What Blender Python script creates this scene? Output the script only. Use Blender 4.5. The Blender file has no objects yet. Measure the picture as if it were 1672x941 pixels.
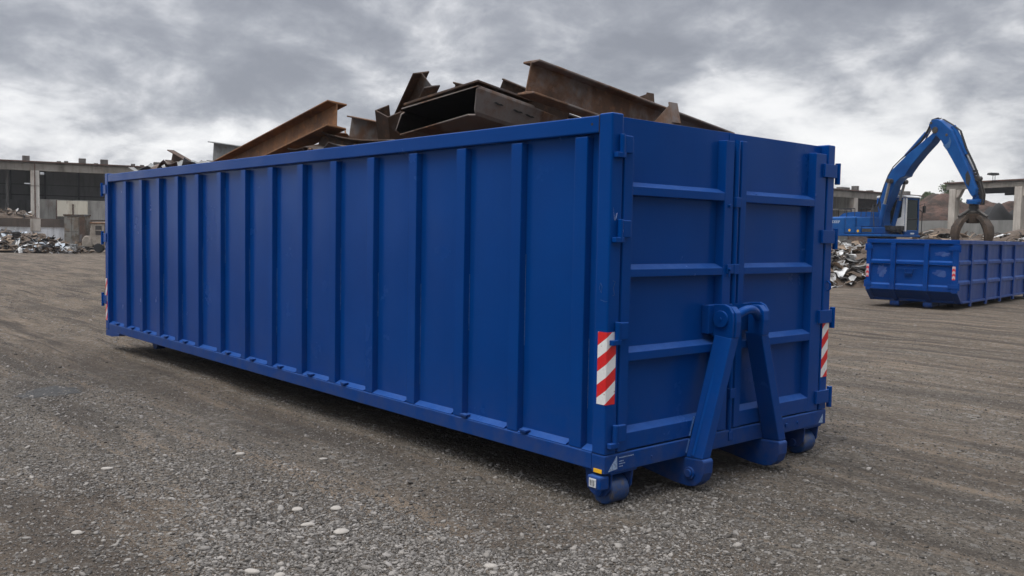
import bpy, bmesh, math, random
import numpy as np
from mathutils import Vector, Matrix
R = math.radians
random.seed(7); rng = np.random.default_rng(7)
scn = bpy.context.scene
col = scn.collection

# ---------------------------------------------------------------- camera
cam_d = bpy.data.cameras.new('camera'); cam = bpy.data.objects.new('camera', cam_d); col.objects.link(cam)
CAM = Vector((3.60719, -3.90620, 1.63343))
yaw, pitch, roll = 2.42330, 0.05870, 0.01830
Fw = Vector((math.cos(yaw)*math.cos(pitch), math.sin(yaw)*math.cos(pitch), -math.sin(pitch)))
Rt = Vector((math.sin(yaw), -math.cos(yaw), 0)); Up = Rt.cross(Fw)
R2 = Rt*math.cos(roll)+Up*math.sin(roll); U2 = -Rt*math.sin(roll)+Up*math.cos(roll)
M = Matrix((R2, U2, -Fw)).transposed().to_4x4(); M.translation = CAM
cam.matrix_world = M
cam_d.sensor_width = 36; cam_d.lens = 36*1472.07/1672
cam_d.clip_end = 3000; cam_d.clip_start = 0.05
cam_d.dof.use_dof = True; cam_d.dof.focus_distance = 7.0; cam_d.dof.aperture_fstop = 14.0
scn.camera = cam

# ---------------------------------------------------------------- world: overcast sky
SUN_EL, SUN_AZ = 66.0, 276.0      # azimuth measured counter-clockwise from +x, where the light comes from
w = bpy.data.worlds.new("World"); scn.world = w; w.use_nodes = True
nt = w.node_tree; nt.nodes.clear(); N = nt.nodes.new; Lk = nt.links.new
out = N('ShaderNodeOutputWorld'); bg = N('ShaderNodeBackground'); bg.inputs['Strength'].default_value = 0.1
sky = N('ShaderNodeTexSky'); sky.sky_type = 'NISHITA'; sky.sun_disc = False
sky.sun_elevation = R(SUN_EL); sky.sun_rotation = R(90-SUN_AZ); sky.air_density = 1.0; sky.dust_density = 2.0
tc = N('ShaderNodeTexCoord'); sp = N('ShaderNodeSeparateXYZ'); Lk(tc.outputs['Generated'], sp.inputs[0])
def mth(op, a, b=None, c=None):
    n = N('ShaderNodeMath'); n.operation = op
    for i, v in enumerate((a, b, c)):
        if v is None: continue
        if isinstance(v, (int, float)): n.inputs[i].default_value = v
        else: Lk(v, n.inputs[i])
    return n.outputs[0]
def mrange(v, a, b, c, d, smooth=True):
    n = N('ShaderNodeMapRange'); n.interpolation_type = 'SMOOTHSTEP' if smooth else 'LINEAR'
    Lk(v, n.inputs[0])
    for i, x in zip((1, 2, 3, 4), (a, b, c, d)): n.inputs[i].default_value = x
    return n.outputs[0]
zc = mth('MAXIMUM', sp.outputs['Z'], 0.0)
zz = mth('ADD', zc, 0.38)
uu = mth('DIVIDE', sp.outputs['X'], zz); vv = mth('DIVIDE', sp.outputs['Y'], zz)
cb = N('ShaderNodeCombineXYZ'); Lk(uu, cb.inputs[0]); Lk(vv, cb.inputs[1]); cb.inputs[2].default_value = 3.7
def wnoise(scale, detail, rough, dist, off):
    mp = N('ShaderNodeMapping'); mp.inputs['Location'].default_value = off; Lk(cb.outputs[0], mp.inputs[0])
    n = N('ShaderNodeTexNoise'); n.inputs['Scale'].default_value = scale; n.inputs['Detail'].default_value = detail
    n.inputs['Roughness'].default_value = rough; n.inputs['Distortion'].default_value = dist
    Lk(mp.outputs[0], n.inputs['Vector']); return n.outputs['Fac']
big = wnoise(1.15, 3, 0.5, 0.15, (5.83, 18.20, 0)); mid = wnoise(3.2, 10, 0.57, 0.25, (30.83, 28.22, 0)); fine = wnoise(8.0, 9, 0.62, 0.35, (0.0, 9.0, 0))
s1 = mth('MULTIPLY', big, 0.50); s2 = mth('MULTIPLY_ADD', mid, 0.66, s1); s3 = mth('MULTIPLY_ADD', fine, 0.24, s2)   # centre about 0.66
# brighter cloud base towards the horizon, brighter again overhead
low = mrange(zc, 0.02, 0.24, -0.01, -0.075)
s4 = mth('ADD', s3, low)
hi = mrange(zc, 0.32, 0.85, 7.3, 33.0)   # overcast: much brighter overhead than near the horizon
rp = N('ShaderNodeValToRGB'); Lk(s4, rp.inputs[0]); cr = rp.color_ramp; cr.interpolation = 'B_SPLINE'
for i, (p, c) in enumerate([(0.53, (0.240, 0.252, 0.288)), (0.615, (0.325, 0.340, 0.378)), (0.675, (0.46, 0.47, 0.505)), (0.725, (0.66, 0.665, 0.685)), (0.80, (0.87, 0.87, 0.875)), (1.0, (0.98, 0.97, 0.96))]):
    e = cr.elements[i] if i < 2 else cr.elements.new(p); e.position = p; e.color = (*c, 1)
sc_ = N('ShaderNodeVectorMath'); sc_.operation = 'SCALE'; Lk(rp.outputs[0], sc_.inputs[0]); side_ = mth('MULTIPLY_ADD', sp.outputs['X'], -0.20, 1.05)   # brightness added to the sky towards -x, leaving faces turned to +x darker
Lk(mth('MULTIPLY', hi, side_), sc_.inputs['Scale'])
mx = N('ShaderNodeMix'); mx.data_type = 'RGBA'; mx.inputs[0].default_value = 0.93
Lk(sky.outputs[0], mx.inputs[6]); Lk(sc_.outputs[0], mx.inputs[7])
Lk(mx.outputs[2], bg.inputs['Color']); Lk(bg.outputs[0], out.inputs[0])

sl = bpy.data.lights.new('sun', 'SUN'); sl.energy = 1.5; sl.angle = R(28); sl.color = (1, 0.97, 0.92)
so = bpy.data.objects.new('sun', sl); col.objects.link(so); so.location = (0, 0, 30)
sd = Vector((math.cos(R(SUN_EL))*math.cos(R(SUN_AZ)), math.cos(R(SUN_EL))*math.sin(R(SUN_AZ)), math.sin(R(SUN_EL))))
so.rotation_euler = sd.to_track_quat('Z', 'Y').to_euler()
vs = scn.view_settings; vs.view_transform = 'Standard'; vs.look = 'None'; vs.exposure = 0.42; vs.gamma = 1; vs.use_curve_mapping = False

# ---------------------------------------------------------------- material helpers
class Mt:
    def __init__(s, name):
        s.m = bpy.data.materials.new(name); s.m.use_nodes = True; s.t = s.m.node_tree
        s.b = s.t.nodes['Principled BSDF']; s.tc = s.t.nodes.new('ShaderNodeTexCoord')
        s.geo = s.t.nodes.new('ShaderNodeNewGeometry')
    def n(s, k, **kw):
        x = s.t.nodes.new(k)
        for a, b in kw.items(): setattr(x, a, b)
        return x
    def l(s, a, b): s.t.links.new(a, b)
    def vec(s, world=True, scale=(1, 1, 1), rot=(0, 0, 0)):
        mp = s.n('ShaderNodeMapping'); mp.inputs['Scale'].default_value = scale; mp.inputs['Rotation'].default_value = rot
        s.l(s.geo.outputs['Position'] if world else s.tc.outputs['Object'], mp.inputs[0]); return mp.outputs[0]
    def noise(s, scale, detail=4, rough=0.5, vec=None, dist=0):
        x = s.n('ShaderNodeTexNoise'); x.inputs['Scale'].default_value = scale; x.inputs['Detail'].default_value = detail
        x.inputs['Roughness'].default_value = rough; x.inputs['Distortion'].default_value = dist
        s.l(vec if vec is not None else s.vec(), x.inputs['Vector']); return x.outputs['Fac']
    def voro(s, scale, vec=None, feature='F1', out='Distance', rnd=1.0):
        x = s.n('ShaderNodeTexVoronoi', feature=feature); x.inputs['Scale'].default_value = scale; x.inputs['Randomness'].default_value = rnd
        s.l(vec if vec is not None else s.vec(), x.inputs['Vector']); return x.outputs[out]
    def ramp(s, f, stops):
        x = s.n('ShaderNodeValToRGB'); s.l(f, x.inputs[0]); c = x.color_ramp
        for i, (p, v) in enumerate(stops):
            e = c.elements[i] if i < 2 else c.elements.new(p); e.position = p
            e.color = (*v, 1) if not isinstance(v, (int, float)) else (v, v, v, 1)
        return x.outputs[0]
    def math(s, op, a, b=0.0, c=None, clamp=False):
        x = s.n('ShaderNodeMath', operation=op, use_clamp=clamp)
        for i, v in enumerate((a, b, c)):
            if v is None: continue
            if isinstance(v, (int, float)): x.inputs[i].default_value = v
            else: s.l(v, x.inputs[i])
        return x.outputs[0]
    def mix(s, f, a, b, mode='MIX'):
        x = s.n('ShaderNodeMix', data_type='RGBA', blend_type=mode)
        for i, v in ((0, f), (6, a), (7, b)):
            if isinstance(v, (int, float)): x.inputs[i].default_value = v
            elif isinstance(v, tuple): x.inputs[i].default_value = (*v, 1)
            else: s.l(v, x.inputs[i])
        return x.outputs[2]
    def set(s, base=None, rough=None, metal=None, spec=None):
        for k, v in (('Base Color', base), ('Roughness', rough), ('Metallic', metal), ('Specular IOR Level', spec)):
            if v is None: continue
            if isinstance(v, (int, float)): s.b.inputs[k].default_value = v
            elif isinstance(v, tuple): s.b.inputs[k].default_value = (*v, 1)
            else: s.l(v, s.b.inputs[k])
        return s
    def bump(s, h, strength=0.5, dist=0.01, prev=None):
        x = s.n('ShaderNodeBump'); x.inputs['Strength'].default_value = strength; x.inputs['Distance'].default_value = dist
        s.l(h, x.inputs['Height'])
        if prev is not None: s.l(prev, x.inputs['Normal'])
        s.l(x.outputs[0], s.b.inputs['Normal']); return x.outputs[0]

def paint(name, base, light, dirt=(0.10, 0.085, 0.07), rough=0.20, dirt_amt=1.0, dents=0.022):
    m = Mt(name)
    n1 = m.noise(1.3, 5, 0.6); c = m.mix(m.ramp(n1, [(0.35, 0.0), (0.7, 1.0)]), base, light)
    z = m.n('ShaderNodeSeparateXYZ'); m.l(m.geo.outputs['Position'], z.inputs[0])
    # road dust thrown up from the ground, patchy
    zd = m.n('ShaderNodeMapRange'); m.l(z.outputs[2], zd.inputs[0])
    for i, v in zip((1, 2, 3, 4), (0.1, 0.75, 0.22*dirt_amt, 0.015*dirt_amt)): zd.inputs[i].default_value = v
    dn = m.ramp(m.noise(9, 8, 0.7), [(0.35, 0.0), (0.75, 1.0)])
    c = m.mix(m.math('MULTIPLY', zd.outputs[0], dn), c, dirt)
    # fine streaks running down
    st = m.ramp(m.noise(7, 5, 0.7, m.vec(scale=(1, 1, 0.06))), [(0.60, 0.0), (0.85, 0.16*dirt_amt)])
    c = m.mix(st, c, (0.02, 0.07, 0.20))
    # small chips showing primer and rust
    ch = m.ramp(m.noise(23, 3, 0.55), [(0.765, 0.0), (0.785, 1.0)])
    ch2 = m.math('MULTIPLY', ch, m.ramp(m.noise(1.7, 2), [(0.54, 0.0), (0.6, 0.7*dirt_amt)]), clamp=True)
    c = m.mix(ch2, c, (0.11, 0.075, 0.055))
    r = m.ramp(m.noise(2.1, 5, 0.6), [(0.3, rough-0.03), (0.75, rough+0.10)])
    nz = m.n('ShaderNodeSeparateXYZ'); m.l(m.geo.outputs['True Normal'], nz.inputs[0])   # ledge highlight painted into the colour: paler blue on upward faces
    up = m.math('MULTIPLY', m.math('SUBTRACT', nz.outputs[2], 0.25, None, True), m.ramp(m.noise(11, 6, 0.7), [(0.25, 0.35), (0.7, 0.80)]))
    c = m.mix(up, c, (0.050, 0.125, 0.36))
    m.set(c, r, 0.0, 0.24); m.b.inputs['Specular Tint'].default_value = (0.02, 0.32, 1.0, 1)
    b = m.bump(m.noise(1.6, 1, 0.3, m.vec(scale=(1, 1, 0.45))), 1.0, dents)
    return m.m
def rusty(name, dark, mid, hot, steel=None, steel_amt=0.0, world=False):
    m = Mt(name); v = m.vec(world)
    n1 = m.noise(2.4, 8, 0.68, v); n2 = m.noise(14, 8, 0.7, v)
    c = m.mix(m.ramp(n1, [(0.38, 0.0), (0.62, 1.0)]), dark, mid)
    c = m.mix(m.ramp(n2, [(0.52, 0.0), (0.72, 1.0)]), c, hot)
    if steel is not None:
        f = m.ramp(m.noise(1.8, 6, 0.62, m.vec(world, (1, 1, 1))), [(0.62-steel_amt*0.3, 0.0), (0.70-steel_amt*0.3, 1.0)])
        c = m.mix(m.math('MULTIPLY', f, m.ramp(n2, [(0.35, 0.5), (0.55, 1.0)])), c, steel)
    m.set(c, m.ramp(n2, [(0.3, 0.55), (0.7, 0.88)]), 0.0, 0.35)
    b = m.bump(m.noise(55, 6, 0.7, v), 0.35, 0.004); m.bump(n1, 0.4, 0.012, b)
    return m.m
def concrete(name, a, b, stain, s=0.5, bands=True, rust=0.0):
    m = Mt(name)
    c = m.mix(m.ramp(m.noise(s, 7, 0.65), [(0.3, 0.0), (0.7, 1.0)]), a, b)
    st = m.ramp(m.noise(1.1, 6, 0.7, m.vec(scale=(1, 1, 0.14))), [(0.48, 0.0), (0.72, 0.85)])
    c = m.mix(st, c, stain)
    if rust: c = m.mix(m.ramp(m.noise(0.8, 7, 0.75, m.vec(scale=(1, 1, 0.3))), [(0.55, 0.0), (0.66, rust)]), c, (0.16, 0.075, 0.04))
    m.set(c, 0.9, 0, 0.2); m.bump(m.noise(5, 8, 0.7), 0.5, 0.05)
    return m.m
def plain(name, base, rough=0.6, metal=0.0, var=0.25, s=12, world=False, spec=0.4):
    m = Mt(name); d = tuple(x*(1-var) for x in base); l = tuple(min(1, x*(1+var)) for x in base)
    m.set(m.mix(m.ramp(m.noise(s, 6, 0.65, m.vec(world)), [(0.3, 0.0), (0.7, 1.0)]), d, l), rough, metal, spec); return m.m

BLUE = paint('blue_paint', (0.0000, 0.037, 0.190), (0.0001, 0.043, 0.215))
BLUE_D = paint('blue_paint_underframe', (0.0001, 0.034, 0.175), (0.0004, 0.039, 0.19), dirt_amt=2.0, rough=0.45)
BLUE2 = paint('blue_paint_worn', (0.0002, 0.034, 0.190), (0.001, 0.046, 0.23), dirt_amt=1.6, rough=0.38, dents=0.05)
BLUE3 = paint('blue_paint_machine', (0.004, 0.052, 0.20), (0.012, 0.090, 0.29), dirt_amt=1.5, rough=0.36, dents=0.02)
WELD = plain('weld_bead', (0.03, 0.09, 0.24), 0.35, 0, 0.5, 60)
SCUFF = plain('scuffed_primer', (0.16, 0.22, 0.36), 0.6, 0, 0.45, 40)
BLACK = plain('black_rubber', (0.012, 0.012, 0.013), 0.6)
STEELD = plain('dirty_steel', (0.09, 0.085, 0.08), 0.5, 0.5, 0.4)
RUST_O = rusty('rust_orange', (0.10, 0.050, 0.026), (0.24, 0.115, 0.050), (0.31, 0.145, 0.060))
RUST_D = rusty('rust_dark', (0.035, 0.023, 0.017), (0.085, 0.050, 0.032), (0.155, 0.084, 0.048), (0.10, 0.10, 0.105), 0.3)
RUST_S = rusty('rust_and_mill_scale', (0.075, 0.045, 0.030), (0.185, 0.100, 0.058), (0.28, 0.140, 0.072), (0.18, 0.158, 0.145), 0.55)
STEEL_G = rusty('weathered_galvanised', (0.16, 0.165, 0.165), (0.26, 0.27, 0.27), (0.17, 0.12, 0.085))
YEL = plain('amber_reflector', (0.78, 0.42, 0.02), 0.35, 0, 0.15, 60)
WHT = plain('white_label', (0.50, 0.52, 0.54), 0.5, 0, 0.35, 45)
STK = plain('faded_sticker', (0.22, 0.30, 0.44), 0.55, 0, 0.55, 70)

def tape_mat(name, k, phase, along_y=False):
    m = Mt(name); sp_ = m.n('ShaderNodeSeparateXYZ'); m.l(m.geo.outputs['Position'], sp_.inputs[0])
    s = m.math('ADD', sp_.outputs[0], sp_.outputs[1])
    t = m.math('MULTIPLY_ADD', s, -k, sp_.outputs[2]); t = m.math('ADD', t, phase)
    t = m.math('FRACT', m.math('DIVIDE', t, 0.157)); f = m.math('GREATER_THAN', t, 0.5)
    red = m.mix(m.noise(90, 3, 0.6), (0.50, 0.008, 0.012), (0.66, 0.02, 0.02)); wh = m.mix(m.noise(60, 5, 0.7), (0.56, 0.56, 0.55), (0.80, 0.80, 0.79))
    c = m.mix(f, wh, red)
    sc = m.ramp(m.noise(26, 6, 0.7), [(0.63, 0.0), (0.68, 0.85)]); c = m.mix(sc, c, (0.30, 0.12, 0.10))
    m.set(c, 0.28, 0, 0.5); return m.m

# ---------------------------------------------------------------- mesh builder
TF = {}
def vv3(p): return Vector(p)
class MB:
    def __init__(s): s.v = []; s.f = []; s.mi = []; s.cm = 0
    def add(s, vs, fs):
        o = len(s.v); s.v += [tuple(x) for x in vs]; s.f += [tuple(i+o for i in f) for f in fs]; s.mi += [s.cm]*len(fs); return s
    def box(s, x0, y0, z0, x1, y1, z1):
        return s.add([(x0, y0, z0), (x1, y0, z0), (x1, y1, z0), (x0, y1, z0), (x0, y0, z1), (x1, y0, z1), (x1, y1, z1), (x0, y1, z1)],
                     [(0, 3, 2, 1), (4, 5, 6, 7), (0, 1, 5, 4), (1, 2, 6, 5), (2, 3, 7, 6), (3, 0, 4, 7)])
    def obox(s, c, a, b, d):       # centre and three half vectors
        c, a, b, d = map(Vector, (c, a, b, d)); P = []
        for k in (-1, 1):
            for i, j in ((-1, -1), (1, -1), (1, 1), (-1, 1)): P.append(c+a*i+b*j+d*k)
        return s.add(P, [(0, 3, 2, 1), (4, 5, 6, 7), (0, 1, 5, 4), (1, 2, 6, 5), (2, 3, 7, 6), (3, 0, 4, 7)])
    def prism(s, pts, off):
        pts = [Vector(p) for p in pts]; off = Vector(off); n = len(pts)
        return s.add(pts+[p+off for p in pts], [tuple(range(n)), tuple(range(2*n-1, n-1, -1))]+[(i, (i+1) % n, (i+1) % n+n, i+n) for i in range(n)])
    def pxz(s, pts, y0, y1): return s.prism([(x, y0, z) for x, z in pts], (0, y1-y0, 0))
    def pyz(s, pts, x0, x1): return s.prism([(x0, y, z) for y, z in pts], (x1-x0, 0, 0))
    def cyl(s, p0, p1, r, n=16, r1=None, caps=True):
        p0, p1 = Vector(p0), Vector(p1); r1 = r if r1 is None else r1; a = (p1-p0).normalized()
        u = a.orthogonal().normalized(); q = a.cross(u)
        A = [p0+(u*math.cos(t)+q*math.sin(t))*r for t in [2*math.pi*i/n for i in range(n)]]
        B = [p1+(u*math.cos(t)+q*math.sin(t))*r1 for t in [2*math.pi*i/n for i in range(n)]]
        fs = [(i, (i+1) % n, (i+1) % n+n, i+n) for i in range(n)]
        if caps: fs += [tuple(range(n))[::-1], tuple(range(n, 2*n))]
        return s.add(A+B, fs)
    def tube(s, pts, r, n=8):
        pts = [Vector(p) for p in pts]; rings = []; u = None
        for i, p in enumerate(pts):
            a = (pts[min(i+1, len(pts)-1)]-pts[max(i-1, 0)]).normalized()
            u = a.orthogonal().normalized() if u is None else (u-a*u.dot(a)).normalized()
            q = a.cross(u); rr = r[i] if isinstance(r, (list, tuple)) else r
            rings += [p+(u*math.cos(2*math.pi*k/n)+q*math.sin(2*math.pi*k/n))*rr for k in range(n)]
        fs = []
        for i in range(len(pts)-1):
            for k in range(n): fs.append((i*n+k, i*n+(k+1) % n, (i+1)*n+(k+1) % n, (i+1)*n+k))
        fs += [tuple(range(n))[::-1], tuple(range((len(pts)-1)*n, len(pts)*n))]
        return s.add(rings, fs)
    def build(s, name, mat, parent=None, bevel=0.0, smooth=False, seg=2, world=False):
        V = np.array(s.v); c = (V.min(0)+V.max(0))/2
        if parent is None: c = np.array([c[0], c[1], V[:, 2].min()])
        me = bpy.data.meshes.new(name); me.from_pydata([tuple(p) for p in (V-c)], [], s.f)
        ms = mat if isinstance(mat, (list, tuple)) else [mat]
        for m_ in ms: me.materials.append(m_)
        if len(ms) > 1: me.polygons.foreach_set('material_index', s.mi)
        bm = bmesh.new(); bm.from_mesh(me); bmesh.ops.recalc_face_normals(bm, faces=bm.faces); bm.to_mesh(me); bm.free()
        o = bpy.data.objects.new(name, me); col.objects.link(o); TF[o.name] = Vector(c)
        if parent is not None: o.parent = parent; o.location = Vector(c)-TF[parent.name]
        else: o.location = c
        if smooth:
            for p in me.polygons: p.use_smooth = True
            try: me.set_sharp_from_angle(angle=R(35))
            except Exception: pass
        if bevel:
            b = o.modifiers.new('bevel', 'BEVEL'); b.width = bevel; b.segments = seg; b.limit_method = 'ANGLE'; b.angle_limit = R(35)
        return o
def root(name, label, cat, loc, rz=0, group=None, local=False):
    o = bpy.data.objects.new(name, None); col.objects.link(o); o.location = loc; o.rotation_euler = (0, 0, rz)
    o['label'] = label; o['category'] = cat
    if group: o['group'] = group
    o.empty_display_size = 0.3
    TF[o.name] = Vector((0, 0, 0)) if local else Vector(loc)
    return o
def tag(o, label, cat, group=None, kind=None):
    if kind: o['kind'] = kind
    if label: o['label'] = label
    if cat: o['category'] = cat
    if group: o['group'] = group
    return o
def copy_obj(o, parent=None):
    c = o.copy(); col.objects.link(c); TF[c.name] = TF[o.name].copy()
    if parent is not None: c.parent = parent
    return c
def px(x, y, D):   # helper only for laying the yard out: a place along a bearing at a distance
    return CAM+(Fw+R2*((x-836)/1472.07)-U2*((y-470.5)/1472.07))*D

# ---------------------------------------------------------------- ground
def gh(x, y):
    h = 0.010*np.sin(x*1.7+y*0.6)+0.008*np.sin(y*2.3-x*0.9+1)+0.006*np.sin(x*4.1+2*np.sin(y*1.3))+0.004*np.sin(y*7.3+x*3.1)
    return h-0.015
def axis(lo, hi, c, step):
    a = [0.0]; s = step
    while a[-1] < hi-c: a.append(a[-1]+s); s = s*1.012 if a[-1] < 25 else s*1.12
    b = [0.0]; s = step
    while b[-1] > lo-c: b.append(b[-1]-s); s = s*1.012 if b[-1] > -25 else s*1.12
    return np.array(sorted(set(a+b)))+c
gx = axis(-900, 600, 0.0, 0.045); gy = axis(-600, 900, -1.0, 0.045)
X, Y = np.meshgrid(gx, gy, indexing='ij'); Z = gh(X, Y)
nx, ny = len(gx), len(gy)
me = bpy.data.meshes.new('ground')
P = np.stack([X.ravel(), Y.ravel(), Z.ravel()], 1)
I = np.arange(nx*ny).reshape(nx, ny); q = np.stack([I[:-1, :-1], I[1:, :-1], I[1:, 1:], I[:-1, 1:]], -1).reshape(-1, 4)
me.vertices.add(len(P)); me.vertices.foreach_set('co', P.ravel()); me.loops.add(q.size); me.loops.foreach_set('vertex_index', q.ravel().astype(np.int32))
me.polygons.add(len(q)); me.polygons.foreach_set('loop_start', np.arange(0, q.size, 4, dtype=np.int32)); me.update(calc_edges=True)
me.polygons.foreach_set('use_smooth', [True]*len(q))
gm = Mt('gravel_ground')
lat = math.atan2(Rt.y, Rt.x)
streak = gm.noise(1.0, 6, 0.62, gm.vec(scale=(0.09, 0.9, 1), rot=(0, 0, -lat)), 0.3)
patch = gm.noise(0.22, 5, 0.6)
brown = gm.mix(gm.noise(1.4, 7, 0.7), (0.108, 0.085, 0.063), (0.235, 0.187, 0.142))
grey = gm.mix(gm.noise(2.2, 7, 0.7), (0.098, 0.085, 0.070), (0.185, 0.162, 0.135))
sp_ = gm.n('ShaderNodeSeparateXYZ'); gm.l(gm.geo.outputs['Position'], sp_.inputs[0])
dist = gm.n('ShaderNodeVectorMath', operation='DISTANCE'); gm.l(gm.geo.outputs['Position'], dist.inputs[0]); dist.inputs[1].default_value = (0.5, 0.0, 0)
far = gm.n('ShaderNodeMapRange'); gm.l(dist.outputs['Value'], far.inputs[0])
for i, v in zip((1, 2, 3, 4), (4.0, 13.0, -0.06, 0.16)): far.inputs[i].default_value = v
pf = gm.math('ADD', gm.math('ADD', patch, gm.math('MULTIPLY', streak, 0.5)), far.outputs[0])
soil = gm.n('ShaderNodeVectorMath', operation='DISTANCE'); gm.l(gm.geo.outputs['Position'], soil.inputs[0]); soil.inputs[1].default_value = (-1.3, -3.1, 0)
sl_ = gm.n('ShaderNodeMapRange'); gm.l(soil.outputs['Value'], sl_.inputs[0])
for i, v in zip((1, 2, 3, 4), (0.2, 1.7, 0.30, 0.0)): sl_.inputs[i].default_value = v
pf = gm.math('ADD', pf, sl_.outputs[0])
c = gm.mix(gm.ramp(pf, [(0.62, 0.0), (0.82, 1.0)]), grey, brown)
# packed pebbles: a random tone for each
vc = gm.voro(62, out='Color'); vs_ = gm.n('ShaderNodeSeparateColor'); gm.l(vc, vs_.inputs[0])
c = gm.mix(gm.math('MULTIPLY', gm.ramp(vs_.outputs[0], [(0.45, 0.0), (0.95, 0.55)]), gm.ramp(far.outputs[0], [(0.0, 1.0), (0.16, 0.35)])), c, (0.30, 0.265, 0.225))
c = gm.mix(gm.ramp(vs_.outputs[1], [(0.60, 0.0), (0.95, 0.60)]), c, (0.060, 0.051, 0.043))
vc2 = gm.voro(23, out='Color'); vs2 = gm.n('ShaderNodeSeparateColor'); gm.l(vc2, vs2.inputs[0])
c = gm.mix(gm.ramp(vs2.outputs[0], [(0.86, 0.0), (0.90, 0.45)]), c, (0.33, 0.315, 0.29))
tl_ = gm.ramp(gm.noise(1.0, 9, 0.72, gm.vec(scale=(0.40, 4.5, 1), rot=(0, 0, -lat-0.04)), 0.6), [(0.52, 0.0), (0.60, 1.0)])
c = gm.mix(gm.math('MULTIPLY', tl_, gm.ramp(far.outputs[0], [(0.0, 0.15), (0.12, 0.85)])), c, (0.060, 0.050, 0.043))
th_ = gm.ramp(gm.noise(1.0, 9, 0.72, gm.vec(scale=(0.40, 4.0, 1), rot=(0, 0, -lat+0.1)), 0.6), [(0.52, 0.0), (0.64, 0.65)])
c = gm.mix(th_, c, (0.29, 0.225, 0.165))
# damp and oily streaks dragged by tyres
tr = gm.ramp(gm.noise(1.0, 8, 0.68, gm.vec(scale=(0.22, 1.3, 1), rot=(0, 0, -lat+0.07)), 0.5), [(0.47, 0.0), (0.60, 1.0)])
c = gm.mix(gm.math('MULTIPLY', tr, 0.62), c, (0.066, 0.056, 0.048))
c = gm.mix(gm.math('MULTIPLY', gm.ramp(gm.noise(0.55, 6, 0.7), [(0.52, 0.0), (0.68, 1.0)]), 0.4), c, (0.075, 0.068, 0.06))
gm.set(c, 0.93, 0, 0.15)
h1 = gm.voro(62); h2 = gm.noise(28, 8, 0.75); h3 = gm.noise(5, 6, 0.65)
b = gm.bump(gm.math('MULTIPLY', h1, -1.0), 1.0, 0.016); b = gm.bump(h2, 1.0, 0.030, b); gm.bump(gm.math('ADD', h3, gm.math('MULTIPLY', streak, 0.6)), 0.8, 0.09, b)
me.materials.append(gm.m); go = bpy.data.objects.new('ground', me); col.objects.link(go); go['kind'] = 'structure'

# dark oval repair patch in the yard surface
mb = MB(); pts = []
for i in range(40):
    t = 2*math.pi*i/40; r = 0.92+0.09*math.sin(3*t+1)+0.06*math.sin(7*t)+0.05*math.sin(13*t)+0.05*math.sin(19*t+2)
    p = Rt*(0.27*r*math.cos(t))+Vector((Fw.x, Fw.y, 0)).normalized()*(0.40*r*math.sin(t))
    pts.append((-6.06+p.x, -1.52+p.y))
pts = [(x, y, float(gh(x, y))+0.0035) for x, y in pts]; cx_, cy_ = -6.06, -1.52
mb.add(pts+[(cx_, cy_, float(gh(cx_, cy_))+0.006)], [(i, (i+1) % 40, 40) for i in range(40)])
pm = Mt('tar_patch'); pm.set(pm.mix(pm.voro(70, out='Distance'), (0.022, 0.022, 0.022), (0.075, 0.073, 0.069)), 0.9); pm.bump(pm.noise(40, 6, 0.75), 1.0, 0.02)
o = mb.build('asphalt_patch', pm.m); o['kind'] = 'structure'

# loose gravel: real stones, uncountable
def ico(sub):
    bm = bmesh.new(); bmesh.ops.create_icosphere(bm, subdivisions=sub, radius=1); v = np.array([tuple(x.co) for x in bm.verts]); f = np.array([[q.index for q in p.verts] for p in bm.faces]); bm.free(); return v, f
IV, IF = ico(1); JV, JF = ico(2)
def stones(n, xs, ys, rs, hgt, sink, cols, T=(IV, IF)):
    v, f = T; k = len(v); out = np.empty((n, k, 3))
    jit = 1+rng.uniform(-0.30, 0.30, (n, k, 1))
    p = v[None]*jit; sc = np.stack([rs*rng.uniform(0.8, 1.5, n), rs*rng.uniform(0.6, 1.0, n), rs*hgt], 1)
    p = p*sc[:, None, :]; a = rng.uniform(0, 2*np.pi, n); ca, sa = np.cos(a)[:, None], np.sin(a)[:, None]
    tl = rng.normal(0, 0.22, (n, 1)); z = p[..., 2]+p[..., 0]*tl
    out[..., 0] = p[..., 0]*ca-p[..., 1]*sa+xs[:, None]; out[..., 1] = p[..., 0]*sa+p[..., 1]*ca+ys[:, None]
    out[..., 2] = z+(gh(xs, ys)+rs*sink)[:, None]
    F = f[None]+(np.arange(n)*k)[:, None, None]
    C = np.repeat(cols[:, None, :], k, 1)
    return out.reshape(-1, 3), F.reshape(-1, 3), C.reshape(-1, 3)
def sample(n, dens):
    X_, Y_ = [], []
    while sum(map(len, X_)) < n:
        # sample in bearing and distance so that cover stays even in depth
        m_ = n; D_ = 3.4*np.exp(rng.uniform(0, np.log(34/3.4), m_)); s_ = rng.uniform(-0.72, 0.72, m_)*D_
        x = CAM.x+math.cos(yaw)*D_+Rt.x*s_; y = CAM.y+math.sin(yaw)*D_+Rt.y*s_
        keep = rng.uniform(0, 1, m_) < dens(x, y, D_, s_)
        X_.append(x[keep]); Y_.append(y[keep])
    return np.concatenate(X_)[:n], np.concatenate(Y_)[:n]
def vn(x, y, s):
    return 0.5+0.25*(np.sin(x*s+1.3*np.sin(y*s*0.7))+np.sin(y*s*1.2+1.7*np.sin(x*s*0.8+2)))
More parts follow.
